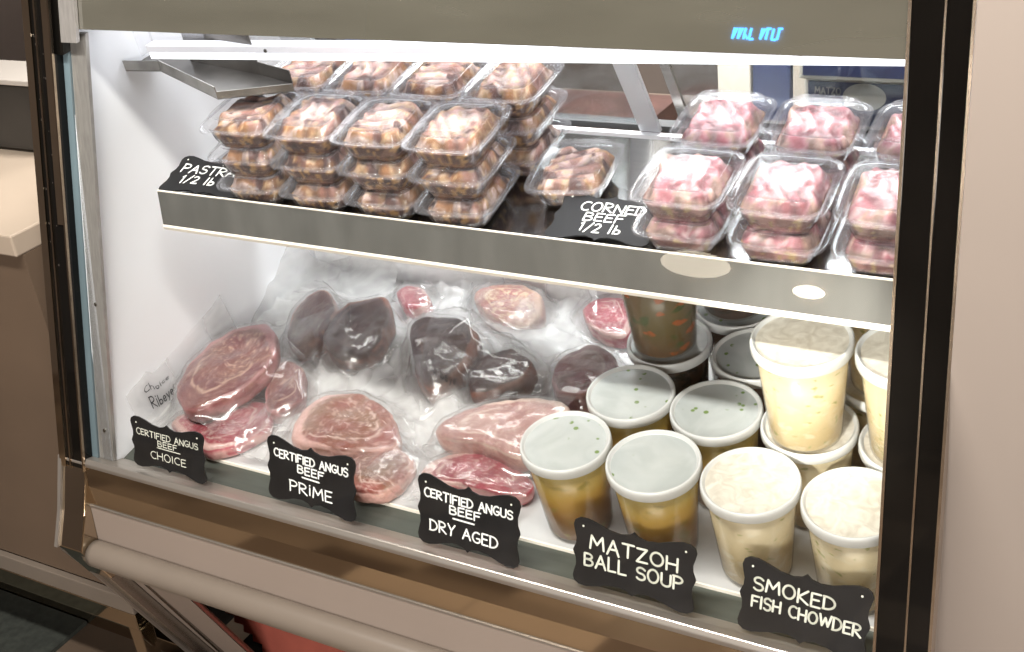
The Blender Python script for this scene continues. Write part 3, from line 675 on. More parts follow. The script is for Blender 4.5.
soup('red', 'round tub of reddish brown soup stacked in back row, left behind tall chowder', .2270, .3770, 1, 15, group=GV)

# ------------------------------------------------------------------ steaks and their vacuum bags (dropped one after another on a height map)
GX0, GX1, GY0, GY1, RES = -.76, .06, -.03, .50, .004
gx = np.arange(GX0, GX1, RES); gyv = np.arange(GY0, GY1, RES)
Hm = np.zeros((len(gx), len(gyv))); SM = np.full(Hm.shape, -1.0)
for (sx_, sy_) in ((0, .049), (.041, .159), (.048, .276)):
    XX, YY = np.meshgrid(gx, gyv, indexing='ij'); Hm[(XX - sx_) ** 2 + (YY - sy_) ** 2 < .064 ** 2] = 0.0
def hs(x, y):
    u = np.clip((np.asarray(x) - GX0) / RES, 0, len(gx) - 1.001); v = np.clip((np.asarray(y) - GY0) / RES, 0, len(gyv) - 1.001)
    i = u.astype(int); j = v.astype(int); a = u - i; b = v - j
    return Hm[i, j] * (1 - a) * (1 - b) + Hm[i + 1, j] * a * (1 - b) + Hm[i, j + 1] * (1 - a) * b + Hm[i + 1, j + 1] * a * b
def raise_map(P, pad=1):
    for (x, y, z) in P:
        i = int(round((x - GX0) / RES)); j = int(round((y - GY0) / RES))
        for a in range(i - pad, i + pad + 1):
            for b in range(j - pad, j + pad + 1):
                if 0 <= a < len(gx) and 0 <= b < len(gyv) and Hm[a, b] < z: Hm[a, b] = z
# plan outlines of the cuts on the deck: centre, then corners about it (metres)
CUT = {
 'choice_top': (-0.647, 0.130, [(-0.051, -0.062), (-0.067, -0.016), (-0.070, 0.035), (-0.045, 0.077), (-0.012, 0.101), (0.019, 0.093), (0.063, 0.040), (0.072, -0.000), (0.065, -0.040), (0.043, -0.073), (0.019, -0.104), (-0.010, -0.096)]),
 'choice_low': (-0.585, 0.044, [(-0.091, -0.019), (-0.057, 0.014), (-0.013, 0.050), (0.048, 0.057), (0.071, 0.011), (0.050, -0.030), (0.018, -0.056), (-0.043, -0.042)]),
 'choice_right': (-0.555, 0.135, [(-0.023, -0.018), (-0.036, 0.020), (-0.034, 0.053), (0.006, 0.042), (0.041, -0.012), (0.028, -0.040), (0.009, -0.059)]),
 'prime': (-0.393, 0.089, [(-0.058, -0.047), (-0.071, -0.021), (-0.077, 0.007), (-0.063, 0.046), (-0.018, 0.061), (0.025, 0.049), (0.055, 0.034), (0.098, -0.014), (0.074, -0.033), (0.028, -0.049), (-0.018, -0.053), (-0.042, -0.055)]),
 'prime_low': (-0.293, 0.018, [(-0.036, 0.004), (-0.027, 0.023), (-0.001, 0.033), (0.029, 0.021), (0.031, -0.010), (0.021, -0.029), (-0.011, -0.035)]),
 'strip': (-0.141, 0.136, [(-0.091, -0.041), (-0.096, -0.022), (-0.085, -0.001), (-0.041, 0.034), (0.009, 0.057), (0.058, 0.062), (0.076, 0.051), (0.070, 0.002), (0.062, -0.035), (0.051, -0.061), (0.020, -0.048), (-0.023, -0.041), (-0.065, -0.051)]),
 'dry_red': (-0.155, 0.063, [(-0.075, -0.021), (-0.072, 0.001), (-0.050, 0.024), (-0.013, 0.037), (0.047, 0.023), (0.085, 0.003), (0.070, -0.021), (0.035, -0.027), (-0.013, -0.025), (-0.053, -0.032)]),
 'aged1': (-0.327, 0.257, [(-0.068, 0.028), (-0.060, 0.045), (-0.004, 0.062), (0.042, 0.037), (0.052, -0.010), (0.043, -0.050), (0.029, -0.078), (-0.008, -0.056)]),
 'aged2': (-0.232, 0.236, [(-0.043, -0.009), (-0.034, 0.026), (-0.002, 0.046), (0.041, 0.027), (0.041, -0.008), (0.018, -0.038), (-0.015, -0.049)]),
 'rear1': (-0.585, 0.282, [(-0.016, -0.046), (-0.041, 0.011), (-0.034, 0.049), (-0.005, 0.065), (0.030, 0.028), (0.037, -0.020), (0.032, -0.051), (0.015, -0.068)]),
 'rear2': (-0.492, 0.278, [(-0.042, -0.040), (-0.055, 0.010), (-0.043, 0.045), (0.010, 0.075), (0.042, 0.034), (0.050, -0.017), (0.041, -0.060), (0.001, -0.067)]),
 'grey': (-0.085, 0.273, [(-0.044, -0.028), (-0.052, 0.007), (-0.044, 0.034), (-0.012, 0.061), (0.033, 0.045), (0.054, 0.011), (0.045, -0.026), (0.021, -0.056), (-0.017, -0.059)]),
 'marbled': (-0.299, 0.452, [(-0.083, 0.011), (-0.057, 0.037), (-0.001, 0.049), (0.044, 0.033), (0.067, -0.010), (0.058, -0.049), (0.020, -0.049), (-0.031, -0.033)]),
 'red_round': (-0.140, 0.476, [(-0.050, 0.007), (-0.041, 0.034), (0.009, 0.042), (0.041, -0.000), (0.045, -0.041), (0.010, -0.041), (-0.024, -0.023)]),
 'small': (-0.483, 0.424, [(-0.035, 0.006), (-0.024, 0.022), (0.002, 0.024), (0.029, 0.003), (0.029, -0.020), (0.000, -0.026)]),
}
def poly_radius(pts):
    n_ = 360; tab = [0.0] * n_
    Q = [Vector((x, y)) for x, y in pts]
    for k in range(n_):
        a = 2 * math.pi * k / n_; d = Vector((math.cos(a), math.sin(a))); best = 0
        for i in range(len(Q)):
            p, q = Q[i], Q[(i + 1) % len(Q)]; e = q - p; den = d.x * e.y - d.y * e.x
            if abs(den) < 1e-9: continue
            t = (p.x * e.y - p.y * e.x) / den; u = (p.x * d.y - p.y * d.x) / den
            if t > 0 and -1e-6 <= u <= 1 + 1e-6: best = max(best, t)
        tab[k] = best
    for it in range(2): tab = [sum(tab[(k + j) % n_] for j in range(-7, 8)) / 15 for k in range(n_)]
    return tab
TAB = {k: poly_radius(v[2]) for k, v in CUT.items()}
def outline(kind, a):
    """steak outlines as a radius over angle (unit size)"""
    c, s = math.cos(a), math.sin(a)
    if kind == 'ribeye': return .5 * (1 + .10 * math.cos(2 * a + .4) + .09 * math.cos(3 * a - .8) + .03 * math.cos(5 * a + 1))
    if kind == 'strip': return .5 * (1 + .16 * math.cos(a - 2.9) + .12 * math.cos(2 * a) + .10 * math.cos(3 * a + .4) + .05 * math.cos(5 * a + .2))
    if kind == 'chunk': e = 3.0; k = (abs(c) ** e + abs(s) ** e) ** (-1 / e); return .46 * k * (1 + .07 * math.cos(3 * a + 1) + .05 * math.cos(5 * a))
    return .5 * (1 + .06 * math.cos(3 * a))
PAL = {  # main, deep, fat, rim
 'choice': ((.25, .095, .075), (.17, .030, .038), (.66, .44, .34), (.48, .20, .20)),
 'prime': ((.33, .165, .105), (.33, .085, .070), (.86, .62, .54), (.86, .52, .46)),
 'aged': ((.13, .072, .066), (.070, .030, .034), (.20, .11, .085), (.30, .11, .07)),
 'agedred': ((.20, .085, .075), (.12, .035, .040), (.42, .28, .22), (.55, .28, .20)),
 'pale': ((.52, .32, .29), (.40, .19, .17), (.80, .64, .55), (.80, .60, .50)),
 'red': ((.50, .10, .13), (.36, .05, .07), (.82, .58, .52), (.78, .50, .45)),
 'marbled': ((.50, .23, .19), (.40, .13, .12), (.80, .62, .42), (.66, .40, .28)),
 'grey': ((.34, .23, .21), (.26, .08, .09), (.46, .34, .30), (.60, .34, .32)),
}
def make_steak_mesh(kind, pal, lx, ly, th, seed, marb=.5):
    main, deep, fat, rimc = [Vector(c) for c in PAL[pal]]
    ns, nr = 84, 22
    V, cols, F = [], [], []
    so = seed * 3.7
    def outl(a):
        if kind in TAB: return TAB[kind][int(round(math.degrees(a))) % 360] * (1 + .03 * nz(Vector((math.cos(a) * 5 + so, math.sin(a) * 5, 3))))
        r = outline(kind, a + seed * .9) * (1 + .10 * nz(Vector((math.cos(a) * 1.6 + so, math.sin(a) * 1.6, 0))) + .03 * nz(Vector((math.cos(a) * 5 + so, math.sin(a) * 5, 3))))
        return r
    def topz(x, y, r):
        z = th * (1 + .10 * nz(Vector((x * 22 + so, y * 22, 1)))) * (1 - .12 * r ** 4)
        return z + .0020 * nz(Vector((x * 60, y * 60, so))) + .0008 * nz(Vector((x * 150, y * 150, so)))
    def colour(x, y, r, side, tz):
        a = nz(Vector((x * 28 + so, y * 28, 0))); q = Vector((x * 42 + so, y * 42, .3 * so))
        veins = abs(nz(q + Vector((nz(q * 1.7), nz(q * 1.7 + Vector((5, 3, 1))), 0)) * .55))
        fine = abs(nz(Vector((x * 130 + so, y * 130, 4)))); spots = nz(Vector((x * 150, y * 150 + so, 8)))
        c = main.lerp(deep, max(0, min(1, .35 + a * 1.3)))
        if side:
            c = deep.lerp(main, max(0, .5 + nz(Vector((x * 60 + so, y * 60, tz * 90)))))
            if nz(Vector((x * 35 + so, y * 35, tz * 120 + 4))) > .16: c = c.lerp(rimc, .6)
            if nz(Vector((x * 22 + so, y * 22, tz * 3))) > .05: c = c.lerp(rimc, .45)
            return c
        k = marb
        if veins < .016 * (0.4 + k): c = c.lerp(fat, .75)
        elif veins < .045 * (.4 + k): c = c.lerp(fat, .30)
        if fine < .030 * k: c = c.lerp(fat, .4)
        if spots > .42 - .14 * k: c = c.lerp(fat, .55 * k + .1)
        # seam between the eye and the cap, one sided
        d = abs(r - (.66 + .07 * a)); ang = math.atan2(y, x) + seed
        if d < .020 + .02 * a and math.cos(ang) > -.35: c = c.lerp(fat, .8)
        if r > .72 and math.cos(ang) > -.3: c = c.lerp(deep, .45)
        e = .975 - .05 * nz(Vector((math.cos(ang) * 1.7 + so, math.sin(ang) * 1.7, 2)))
        e -= .20 * max(0, math.cos(ang + 2.2 - .35 * math.sin(so))) ** .7
        if pal in ('aged', 'agedred', 'grey'): e += .03 + .10 * max(0, nz(Vector((x * 30, y * 30, so + 7))) + .2)
        if r > e: c = c.lerp(rimc, min(.95, (r - e) * 26))
        return c
    V.append((0, 0, topz(0, 0, 0))); cols.append(colour(0, 0, 0, False, 1))
    for k in range(1, nr + 1):
        r = k / nr
        for i in range(ns):
            a = 2 * math.pi * i / ns; o = outl(a)
            x, y = lx * o * r * math.cos(a), ly * o * r * math.sin(a)
            V.append((x, y, topz(x, y, r) - (.0022 if k == nr else 0))); cols.append(colour(x, y, r, False, 1) * .70)
    for k, (t, s_) in enumerate(((.75, 1.018), (.5, 1.03), (.28, 1.022), (.08, 1.0), (.0, .96))):
        for i in range(ns):
            a = 2 * math.pi * i / ns; o = outl(a) * s_
            x, y = lx * o * math.cos(a), ly * o * math.sin(a)
            V.append((x, y, th * t)); cols.append(colour(x, y, 1, True, t))
    for i in range(ns): F.append((0, 1 + i, 1 + (i + 1) % ns))
    for k in range(nr + 4):
        b = 1 + k * ns
        for i in range(ns):
            j = (i + 1) % ns; F.append((b + i, b + ns + i, b + ns + j, b + j))
    b = 1 + (nr + 4) * ns; F.append(tuple(b + i for i in range(ns))[::-1])
    me = meshdata('steak', V, F)
    ca = me.color_attributes.new('Col', 'FLOAT_COLOR', 'POINT')
    for i, c in enumerate(cols): ca.data[i].color = (max(0, c[0]), max(0, c[1]), max(0, c[2]), 1)
    me.materials.append(steak_mat)
    for p in me.polygons: p.use_smooth = True
    return me
GS = 'raw beef cuts in cloudy vacuum bags on the lower deck'
def bagged_steak(label, kind, pal, x, y, yaw, tiltx, tilty, lx, ly, th, bag, bagoff, lift, seed, marb=.5, zmax=None, bagyaw=None, writing=None):
    """tilts in degrees lean the steak (tiltx>0 tips its top towards the viewer)"""
    R3 = Matrix.Rotation(math.radians(yaw), 3, 'Z'); RT = Matrix.Rotation(math.radians(tilty), 3, 'Y') @ Matrix.Rotation(math.radians(tiltx), 3, 'X') @ R3
    me = make_steak_mesh(kind, pal, lx, ly, th, seed, marb)
    P = np.array([tuple(RT @ v.co) for v in me.vertices])
    h = hs(x + P[:, 0], y + P[:, 1])
    # resting height: near the highest support, letting soft meat settle a few mm
    z = max(np.quantile(h - P[:, 2], .97) + .002, float((-P[:, 2]).max()) + .0008)
    P = P + np.array([x, y, z])
    own = np.full(Hm.shape, -1.0)
    raise_map(P)
    for (px, py, pz) in P:
        i = int(round((px - GX0) / RES)); j = int(round((py - GY0) / RES))
        if 0 <= i < len(gx) and 0 <= j < len(gyv): own[max(i - 1, 0):i + 2, max(j - 1, 0):j + 2] = np.maximum(own[max(i - 1, 0):i + 2, max(j - 1, 0):j + 2], pz)
    M = MT @ Matrix.Translation((x, y, z))
    root = thing('bagged_steak', label, 'steak', M, GS)
    link_mesh('steak', me, None, root, RT.to_4x4())
    # the film sheet draped over everything below it
    bw, bl = bag; nu, nv = max(12, int(bw / .0055)), max(12, int(bl / .0055))
    by = math.radians(yaw if bagyaw is None else bagyaw)
    U, Vv = np.meshgrid(np.linspace(-bw / 2, bw / 2, nu) + bagoff[0], np.linspace(-bl / 2, bl / 2, nv) + bagoff[1], indexing='ij')
    rag = np.array([[nz(Vector((u * 5, v * 5, seed * 2.2))) for v in Vv[0]] for u in U[:, 0]]) * .010
    bx = x + (U + rag) * math.cos(by) - Vv * math.sin(by); byy = y + U * math.sin(by) + (Vv + rag) * math.cos(by)
    up = np.zeros_like(bx)
    over = np.maximum(0, (XL + .010) - bx); up += over; bx = np.maximum(bx, XL + .010 - .004 * np.minimum(1, over / .01))
    fo = np.maximum(0, .008 - byy); byy = np.maximum(byy, .008 - .25 * fo); up += fo * .25
    ro = np.maximum(0, byy - .490); byy = np.minimum(byy, .490); up += ro
    base = hs(bx, byy) + .0022
    Z = base.copy()
    for it in range(26):
        A = Z.copy()
        A[1:-1, 1:-1] = (Z[:-2, 1:-1] + Z[2:, 1:-1] + Z[1:-1, :-2] + Z[1:-1, 2:]) / 4 - .0002
        A[0, :] = A[1, :]; A[-1, :] = A[-2, :]; A[:, 0] = A[:, 1]; A[:, -1] = A[:, -2]
        Z = np.maximum(base, A)
    o_ = np.array([[float(v) for v in r] for r in (Z * 0)])
    iu = np.clip(((bx - GX0) / RES).round().astype(int), 0, len(gx) - 1); jv = np.clip(((byy - GY0) / RES).round().astype(int), 0, len(gyv) - 1)
    np.maximum(SM, own, out=SM); od = SM.copy()
    for it in range(4):
        od[1:-1, 1:-1] = np.maximum.reduce([od[1:-1, 1:-1], od[:-2, 1:-1], od[2:, 1:-1], od[1:-1, :-2], od[1:-1, 2:]])
    clear = np.clip(1.15 - (Z - od[iu, jv] - .002) / .036, 0, 1) * (od[iu, jv] > 0)
    for it in range(2):
        clear[1:-1, 1:-1] = (clear[1:-1, 1:-1] * 2 + clear[:-2, 1:-1] + clear[2:, 1:-1] + clear[1:-1, :-2] + clear[1:-1, 2:]) / 6
    wr = np.array([[max(0.0, 1 - 4.0 * abs(nz(Vector((u * 9 + v * 5 + 1.5 * nz(Vector((u * 7, v * 7, seed))), v * 3 - u * 2 + seed, seed * 5.1))))) for v in Vv[0]] for u in U[:, 0]])
    wr2 = np.array([[max(0.0, 1 - 4.5 * abs(nz(Vector((u * 4 + seed, v * 12 + u * 7 + 1.2 * nz(Vector((u * 8, v * 8, seed + 3))), seed * 2.7))))) for v in Vv[0]] for u in U[:, 0]])
    Z += (.012 * wr + .010 * wr2) * (1 - .86 * clear)
    su = (U - bagoff[0]) / (bw / 2); sv = (Vv - bagoff[1]) / (bl / 2)
    for (cu, cv, amt) in lift:
        dd = np.sqrt((su - cu) ** 2 + (sv - cv) ** 2); Z += amt * np.clip(1 - dd / 1.1, 0, 1) ** 1.6
    Z += up
    Vs = [(float(bx[i, j]) - x, float(byy[i, j]) - y, float(Z[i, j]) - z) for i in range(nu) for j in range(nv)]
    Fs = [(i * nv + j, (i + 1) * nv + j, (i + 1) * nv + j + 1, i * nv + j + 1) for i in range(nu - 1) for j in range(nv - 1)]
    bm_ = meshdata('bag', Vs, Fs)
    at = bm_.attributes.new('clear', 'FLOAT', 'POINT')
    for i in range(nu):
        for j in range(nv): at.data[i * nv + j].value = float(clear[i, j])
    bag_o = link_mesh('bag', bm_, film_mat, root, smooth=True)
    raise_map([(float(bx[i, j]), float(byy[i, j]), float(base[i, j]) + .002) for i in range(nu) for j in range(nv) if up[i, j] < .004], 0)
    if writing:
        txt, fu, fv, hgt, wid, ang = writing       # centre as a fraction of the sheet, rotated on it
        SV, SF = strokes([(t, 0, -k * hgt * 1.6, hgt, w_, 0) for k, (t, w_) in enumerate(zip(txt, wid))], hgt * .06)
        out = []
        for (sx_, sy_, _) in SV:
            u_ = sx_ * math.cos(ang) - sy_ * math.sin(ang); v_ = sx_ * math.sin(ang) + sy_ * math.cos(ang)
            fi = (fu + u_ / bw) * (nu - 1); fj = (fv + v_ / bl) * (nv - 1)
            i = min(max(int(fi), 0), nu - 2); j = min(max(int(fj), 0), nv - 2); a = fi - i; b = fj - j
            q = [Vector(Vs[(i + di) * nv + j + dj]) for di, dj in ((0, 0), (1, 0), (0, 1), (1, 1))]
            p = q[0] * (1 - a) * (1 - b) + q[1] * a * (1 - b) + q[2] * (1 - a) * b + q[3] * a * b
            nn = (q[1] - q[0]).cross(q[2] - q[0]).normalized()
            out.append(tuple(p + nn * .0012))
        link_mesh('handwriting', meshdata('handwriting', out, SF), ink_black, bag_o)
    return root

def B(label, cut, pal, sc_, dxy, tx, ty, th, bag, off, bagyaw, lift, seed, marb, writing=None):
    cx, cy, _ = CUT[cut]
    bagged_steak(label, cut, pal, cx + dxy[0], cy + dxy[1], 0, tx, ty, sc_, sc_, th, bag, off, lift, seed, marb, bagyaw=bagyaw, writing=writing)
# back of the deck first, then forward
B('heavily marbled ribeye leaning at the rear middle under the shelf', 'marbled', 'marbled', .95, (0, -.02), 8, 0, .040, (.26, .24), (.0, -.01), 10, [(1, 1, .02)], 4, 1.4)
B('round red ribeye with white fat edge at rear right beside soup tubs', 'red_round', 'red', 1.0, (.01, -.03), 10, -3, .032, (.24, .22), (-.01, -.02), -8, [(-1, -1, .03)], 5, .7)
B('small red steak with pale fat, half hidden at the rear under the shelf', 'small', 'red', 1.15, (0, -.005), 8, 0, .032, (.38, .24), (-.07, .02), 4, [(1, 1, .02)], 3, .5, (['Choice'], .42, .78, .009, [.035], 0.1))
B('dark trimmed steak in bag at rear left beside the grey wall', 'rear1', 'agedred', 1.08, (-.022, .02), 10, -4, .046, (.26, .34), (-.02, .05), 20, [(1, 1, .03)], 1, .2)
B('brown aged steak in bag, second from left in rear row', 'rear2', 'aged', 1.04, (-.018, .02), 10, 3, .048, (.23, .27), (.0, .02), 30, [(-1, 1, .03)], 2, .15)
B('lower piece of ribeye in crumpled clear bag behind choice sign', 'choice_low', 'red', 1.08, (-.022, .006), 0, 0, .028, (.28, .20), (.0, .012), 18, [(1, -1, .01)], 6, .6)
B('red cut lying partly under the large choice ribeye, on its right', 'choice_right', 'choice', 1.05, (0, .01), 4, 3, .034, (.22, .24), (.0, .02), 28, [(1, 1, .02)], 7, .5)
B('dark purplish dry aged steak under loose film in the middle of the pile', 'aged1', 'aged', 1.12, (-.012, .022), 8, 3, .052, (.30, .28), (.01, .02), -10, [(-1, 1, .03), (.9, -.4, .03)], 10, .1, (['Ribeye'], .15, .62, .008, [.03], 0.2))
B('brown aged steak under raised film tent, right of the purplish one', 'aged2', 'aged', 1.14, (.008, .022), 8, -3, .046, (.25, .27), (.01, .03), 22, [(-.3, .3, .045), (1, 1, .02)], 11, .15, (['Dry Aged'], .70, .14, .009, [.05], -0.1))
B('thick grey-topped steak with red side next to the soup tubs', 'grey', 'grey', .95, (-.01, .015), 6, -4, .052, (.21, .23), (-.03, .02), 12, [(-1, 1, .03)], 12, .2)
B('large dark red choice ribeye tipped up in bag near left wall', 'choice_top', 'choice', 1.06, (-.006, .008), 3, -3, .036, (.29, .26), (-.03, .0), 6, [(1, 1, .01)], 8, .55, (['Choice', 'Ribeye'], .10, .26, .013, [.052, .048], 1.45))
B('small end of steak in clear bag under the prime steak', 'prime_low', 'prime', 1.45, (-.012, .016), 0, 0, .026, (.22, .15), (.0, .012), -12, [(1, 0, .01)], 9, .6)
B('bright prime ribeye with creamy fat rim lying above the prime sign', 'prime', 'prime', 1.10, (-.010, .006), 0, 0, .036, (.28, .25), (.0, .025), -6, [(-1, 1, .02)], 13, .5)
B('deep red ribeye lying just above the dry aged sign', 'dry_red', 'red', 1.08, (-.008, .004), 0, 0, .028, (.24, .17), (-.03, .012), -6, [(1, -1, .005)], 14, .6)
B('long pale strip steak lying on top beside the front soup tub', 'strip', 'pale', 1.03, (-.012, .008), 2, -1, .036, (.23, .22), (-.04, .01), 3, [(-1, 1, .02)], 15, .5, (['Ribeye'], .10, .78, .008, [.032], 0.3))

# ------------------------------------------------------------------ black sign boards
def plaque():
    q = [(0, .300), (.035, .268), (.10, .250), (.19, .262), (.29, .300), (.37, .322), (.43, .318), (.468, .290), (.480, .245), (.470, .190), (.455, .130), (.458, .070), (.475, .025), (.482, 0)]
    P = q + [(x, -z) for x, z in q[-2::-1]]
    P = P + [(-x, z) for x, z in P[-2:0:-1]]
    return P
PLQ = plaque()
def sign(name, label, M, w, h, lines, ink, sw, th=.0022, group=None):
    V = [(x * w, z * h / .62, q) for q in (0, th) for x, z in PLQ]; k = len(PLQ)
    F = [tuple(range(k))[::1], tuple(range(k, 2 * k))[::-1]] + [(i, (i + 1) % k, k + (i + 1) % k, k + i) for i in range(k)]
    me = fixn(meshdata('sign_board', V, F))
    o = link_mesh(name, me, board_black, None, M); tag(o, label, 'sign', group)
    SV, SF = strokes(lines, sw, random.Random(len(label)))
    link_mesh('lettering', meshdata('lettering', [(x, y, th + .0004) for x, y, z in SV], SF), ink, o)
    hv = [loft([[(sx * w * .40 + .0014 * math.cos(a * .785), h * .40 + .0014 * math.sin(a * .785), th + .0002 + .0003 * q) for a in range(8)] for q in (0, 1)]) for sx in (-1, 1)]
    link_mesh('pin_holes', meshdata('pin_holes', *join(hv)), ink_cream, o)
    return o
def glass_sign(label, cx, cz, w, h, rot, lines, ink, sw):
    # local x along the case, local y up the glass, local z towards the viewer; stuck just inside the glass
    up = Vector((0, math.sin(LEAN), math.cos(LEAN))); xx = Vector((1, 0, 0)); nn = Vector((0, -math.cos(LEAN), math.sin(LEAN)))
    R = Matrix((xx, up, nn)).transposed().to_4x4()
    M = MT @ Matrix.Translation((cx, gy(cz, .0055), cz)) @ R @ Matrix.Rotation(math.radians(rot), 4, 'Z')
    return sign('sign_board', label, M, w, h, lines, ink, sw, group='black scalloped sign boards')
glass_sign('black scalloped board hand-lettered CHOICE, leftmost along the glass', -.630, .0450, .152, .078, -1.0,
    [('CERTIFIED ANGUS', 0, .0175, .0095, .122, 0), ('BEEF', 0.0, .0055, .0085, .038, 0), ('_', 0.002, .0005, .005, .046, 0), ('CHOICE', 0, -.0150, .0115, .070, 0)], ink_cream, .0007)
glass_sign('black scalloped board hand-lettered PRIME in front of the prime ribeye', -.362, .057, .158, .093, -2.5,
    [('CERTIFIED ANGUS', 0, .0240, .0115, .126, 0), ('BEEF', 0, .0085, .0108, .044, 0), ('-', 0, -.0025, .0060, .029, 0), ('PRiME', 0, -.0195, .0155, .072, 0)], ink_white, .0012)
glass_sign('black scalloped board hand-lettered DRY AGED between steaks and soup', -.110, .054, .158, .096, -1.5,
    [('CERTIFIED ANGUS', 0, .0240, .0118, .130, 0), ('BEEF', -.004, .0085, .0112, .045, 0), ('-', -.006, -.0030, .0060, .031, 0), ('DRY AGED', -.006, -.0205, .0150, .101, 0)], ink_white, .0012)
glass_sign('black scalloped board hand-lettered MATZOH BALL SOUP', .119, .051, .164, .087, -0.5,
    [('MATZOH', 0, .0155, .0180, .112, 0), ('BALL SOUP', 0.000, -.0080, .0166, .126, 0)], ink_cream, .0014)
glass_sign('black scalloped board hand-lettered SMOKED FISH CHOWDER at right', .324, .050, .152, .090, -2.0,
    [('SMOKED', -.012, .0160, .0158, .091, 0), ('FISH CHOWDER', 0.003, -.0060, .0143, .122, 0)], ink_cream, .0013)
# shelf signs lying behind the lip
def flat_sign(label, c, e1, e2, w, h, lines, ink, sw):
    x_ = Vector(e1).normalized(); y_ = Vector(e2); y_ = (y_ - x_ * y_.dot(x_)).normalized(); z_ = x_.cross(y_)
    M = MT @ Matrix.Translation(c) @ Matrix((x_, y_, z_)).transposed().to_4x4()
    return sign('sign_board', label, M, w, h, lines, ink, sw, group='black scalloped sign boards')
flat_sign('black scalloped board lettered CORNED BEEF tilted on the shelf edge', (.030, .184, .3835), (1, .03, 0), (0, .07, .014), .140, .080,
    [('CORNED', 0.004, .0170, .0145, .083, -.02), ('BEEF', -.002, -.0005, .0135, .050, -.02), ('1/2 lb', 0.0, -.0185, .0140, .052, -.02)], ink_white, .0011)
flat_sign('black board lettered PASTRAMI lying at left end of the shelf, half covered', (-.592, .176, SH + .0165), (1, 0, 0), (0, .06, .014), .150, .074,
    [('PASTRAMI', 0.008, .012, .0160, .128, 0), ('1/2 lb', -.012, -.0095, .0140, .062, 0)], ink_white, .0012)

# ------------------------------------------------------------------ goods seen behind the rear doors
def crate(name, label, cat, x0, x1, y0, y1, z0, z1, mat, band=None, bandmat=None, group=None):
    ctr = W(((x0 + x1) / 2, (y0 + y1) / 2, z0)); M = Matrix.Translation(ctr) @ Matrix.Rotation(TILT * 0, 4, 'X')
    w, d, h = (x1 - x0) / 2, (y1 - y0) / 2, z1 - z0
    me = meshdata(name, *box_vf(-w, w, -d, d, 0, h)); o = link_mesh(name, me, mat, None, M); tag(o, label, cat, group)
    b = o.modifiers.new('bevel', 'BEVEL'); b.width = .002; b.segments = 2
    return o, w, d, h
navy = principled('navy_print', (0.022, 0.030, 0.085), 0.5, vary=0.15, scale=20)
cream_print = principled('cream_print', (0.62, 0.56, 0.47), 0.5, vary=0.06, scale=20)
kraft = principled('kraft_card', (0.30, 0.17, 0.07), 0.7, vary=0.15, scale=30)
rack_dark = principled('rack_brown', (0.10, 0.075, 0.06), 0.5, vary=0.2, scale=10)
for k, (z0, z1, lb) in enumerate(((.1705, .364, 'navy blue carton with cream oval and MATZO lettering, lower of two behind glass'), (.3645, .452, 'navy blue carton with cream oval, upper of two behind the rear glass'))):
    o, w, d, h = crate('matzo_carton', lb, 'carton', .135, .40, .605, .72, z0, z1, cream_print, group='navy cartons behind the rear doors')
    link_mesh('printed_front', meshdata('printed_front', *box_vf(-w + .006, w - .004, -d - .001, -d + .0005, .006, h - .012)), navy, o)
    cx_ = -w + .085
    ov = [(cx_ + .030 * math.cos(a), -d - .0016, h - .032 + .020 * math.sin(a)) for a in [2 * math.pi * i / 28 for i in range(28)]]
    link_mesh('oval_mark', meshdata('oval_mark', ov, [tuple(range(28))]), cream_print, o)
    SV, SF = strokes([('MATZO', -w + .034, h - .025, .009, .036, 0)], .0008, random.Random(2))
    if k == 0: link_mesh('lettering', meshdata('lettering', [(x, -d - .0017, y) for x, y, z in SV], SF), cream_print, o)
# things standing on the counter behind
crate('dark_carton', 'dark navy carton between cream cartons behind the rear glass', 'carton', .012, .072, .74, .84, .15, .34, navy)
crate('pale_carton', 'narrow cream carton left of the dark navy one behind the glass', 'carton', -.046, .008, .74, .84, .15, .35, cream_print)
crate('pale_carton', 'narrow tan carton right of the dark navy one behind the glass', 'carton', .076, .128, .74, .84, .15, .345, principled('tan_print', (0.42, 0.36, 0.30), 0.5, vary=0.06, scale=20))
crate('kraft_box', 'golden brown kraft box behind the rear glass on the left', 'bread', -.70, -.62, .72, .82, .15, .30, kraft)  # generic kraft box in the place of a brown stack
crate('dark_carton', 'blue black carton beside the kraft box behind the glass', 'carton', -.80, -.71, .72, .82, .15, .32, navy)
crate('meat_slab', 'dark red brown wrapped meat joint behind the rear glass', 'meat', -.46, -.16, .70, .86, .15, .215, principled('joint_brown', (0.05, 0.022, 0.018), 0.5, vary=0.4, scale=18, bmp=0.3))
oC = W((-.15, .80, .15))
ct = meshdata('back_counter', *box_vf(-.68, .75, -.22, .25, -oC.z, -.001)); cto = link_mesh('back_counter', ct, rack_dark, None, Matrix.Translation(oC))
tag(cto, 'dark brown work counter behind the display case', 'counter')

# ------------------------------------------------------------------ counter and appliance at the left
cnt_dark = principled('counter_brown', (0.115, 0.078, 0.052), 0.55, vary=0.06, scale=8)
cnt_top = principled('counter_beige', (0.37, 0.30, 0.235), 0.4, vary=0.03, scale=8)
cab = thing('service_counter', 'brown service counter with beige top and metal base rails, left of the case', 'counter', Matrix.Translation((-1.5, .3, 0)))
def cp(name, b, mat, par=cab, **k): return part(name, box_vf(*b), mat, par, deck=False, **k)
cp('counter_body', (-2.3, -.905, .012, .60, .225, .894), cnt_dark)
cp('countertop', (-2.3, -.905, .0, .62, .894, .930), cnt_top, bevel=.003)
cp('base_rail', (-2.3, -.905, -.002, .05, .150, .188), chrome_gold, bevel=.002)
cp('base_rail', (-2.3, -.905, -.001, .012, .186, .224), bumper_mat, bevel=.002)
cp('lower_rail', (-2.3, -.905, .085, .12, .0, .034), chrome_gold, bevel=.002)
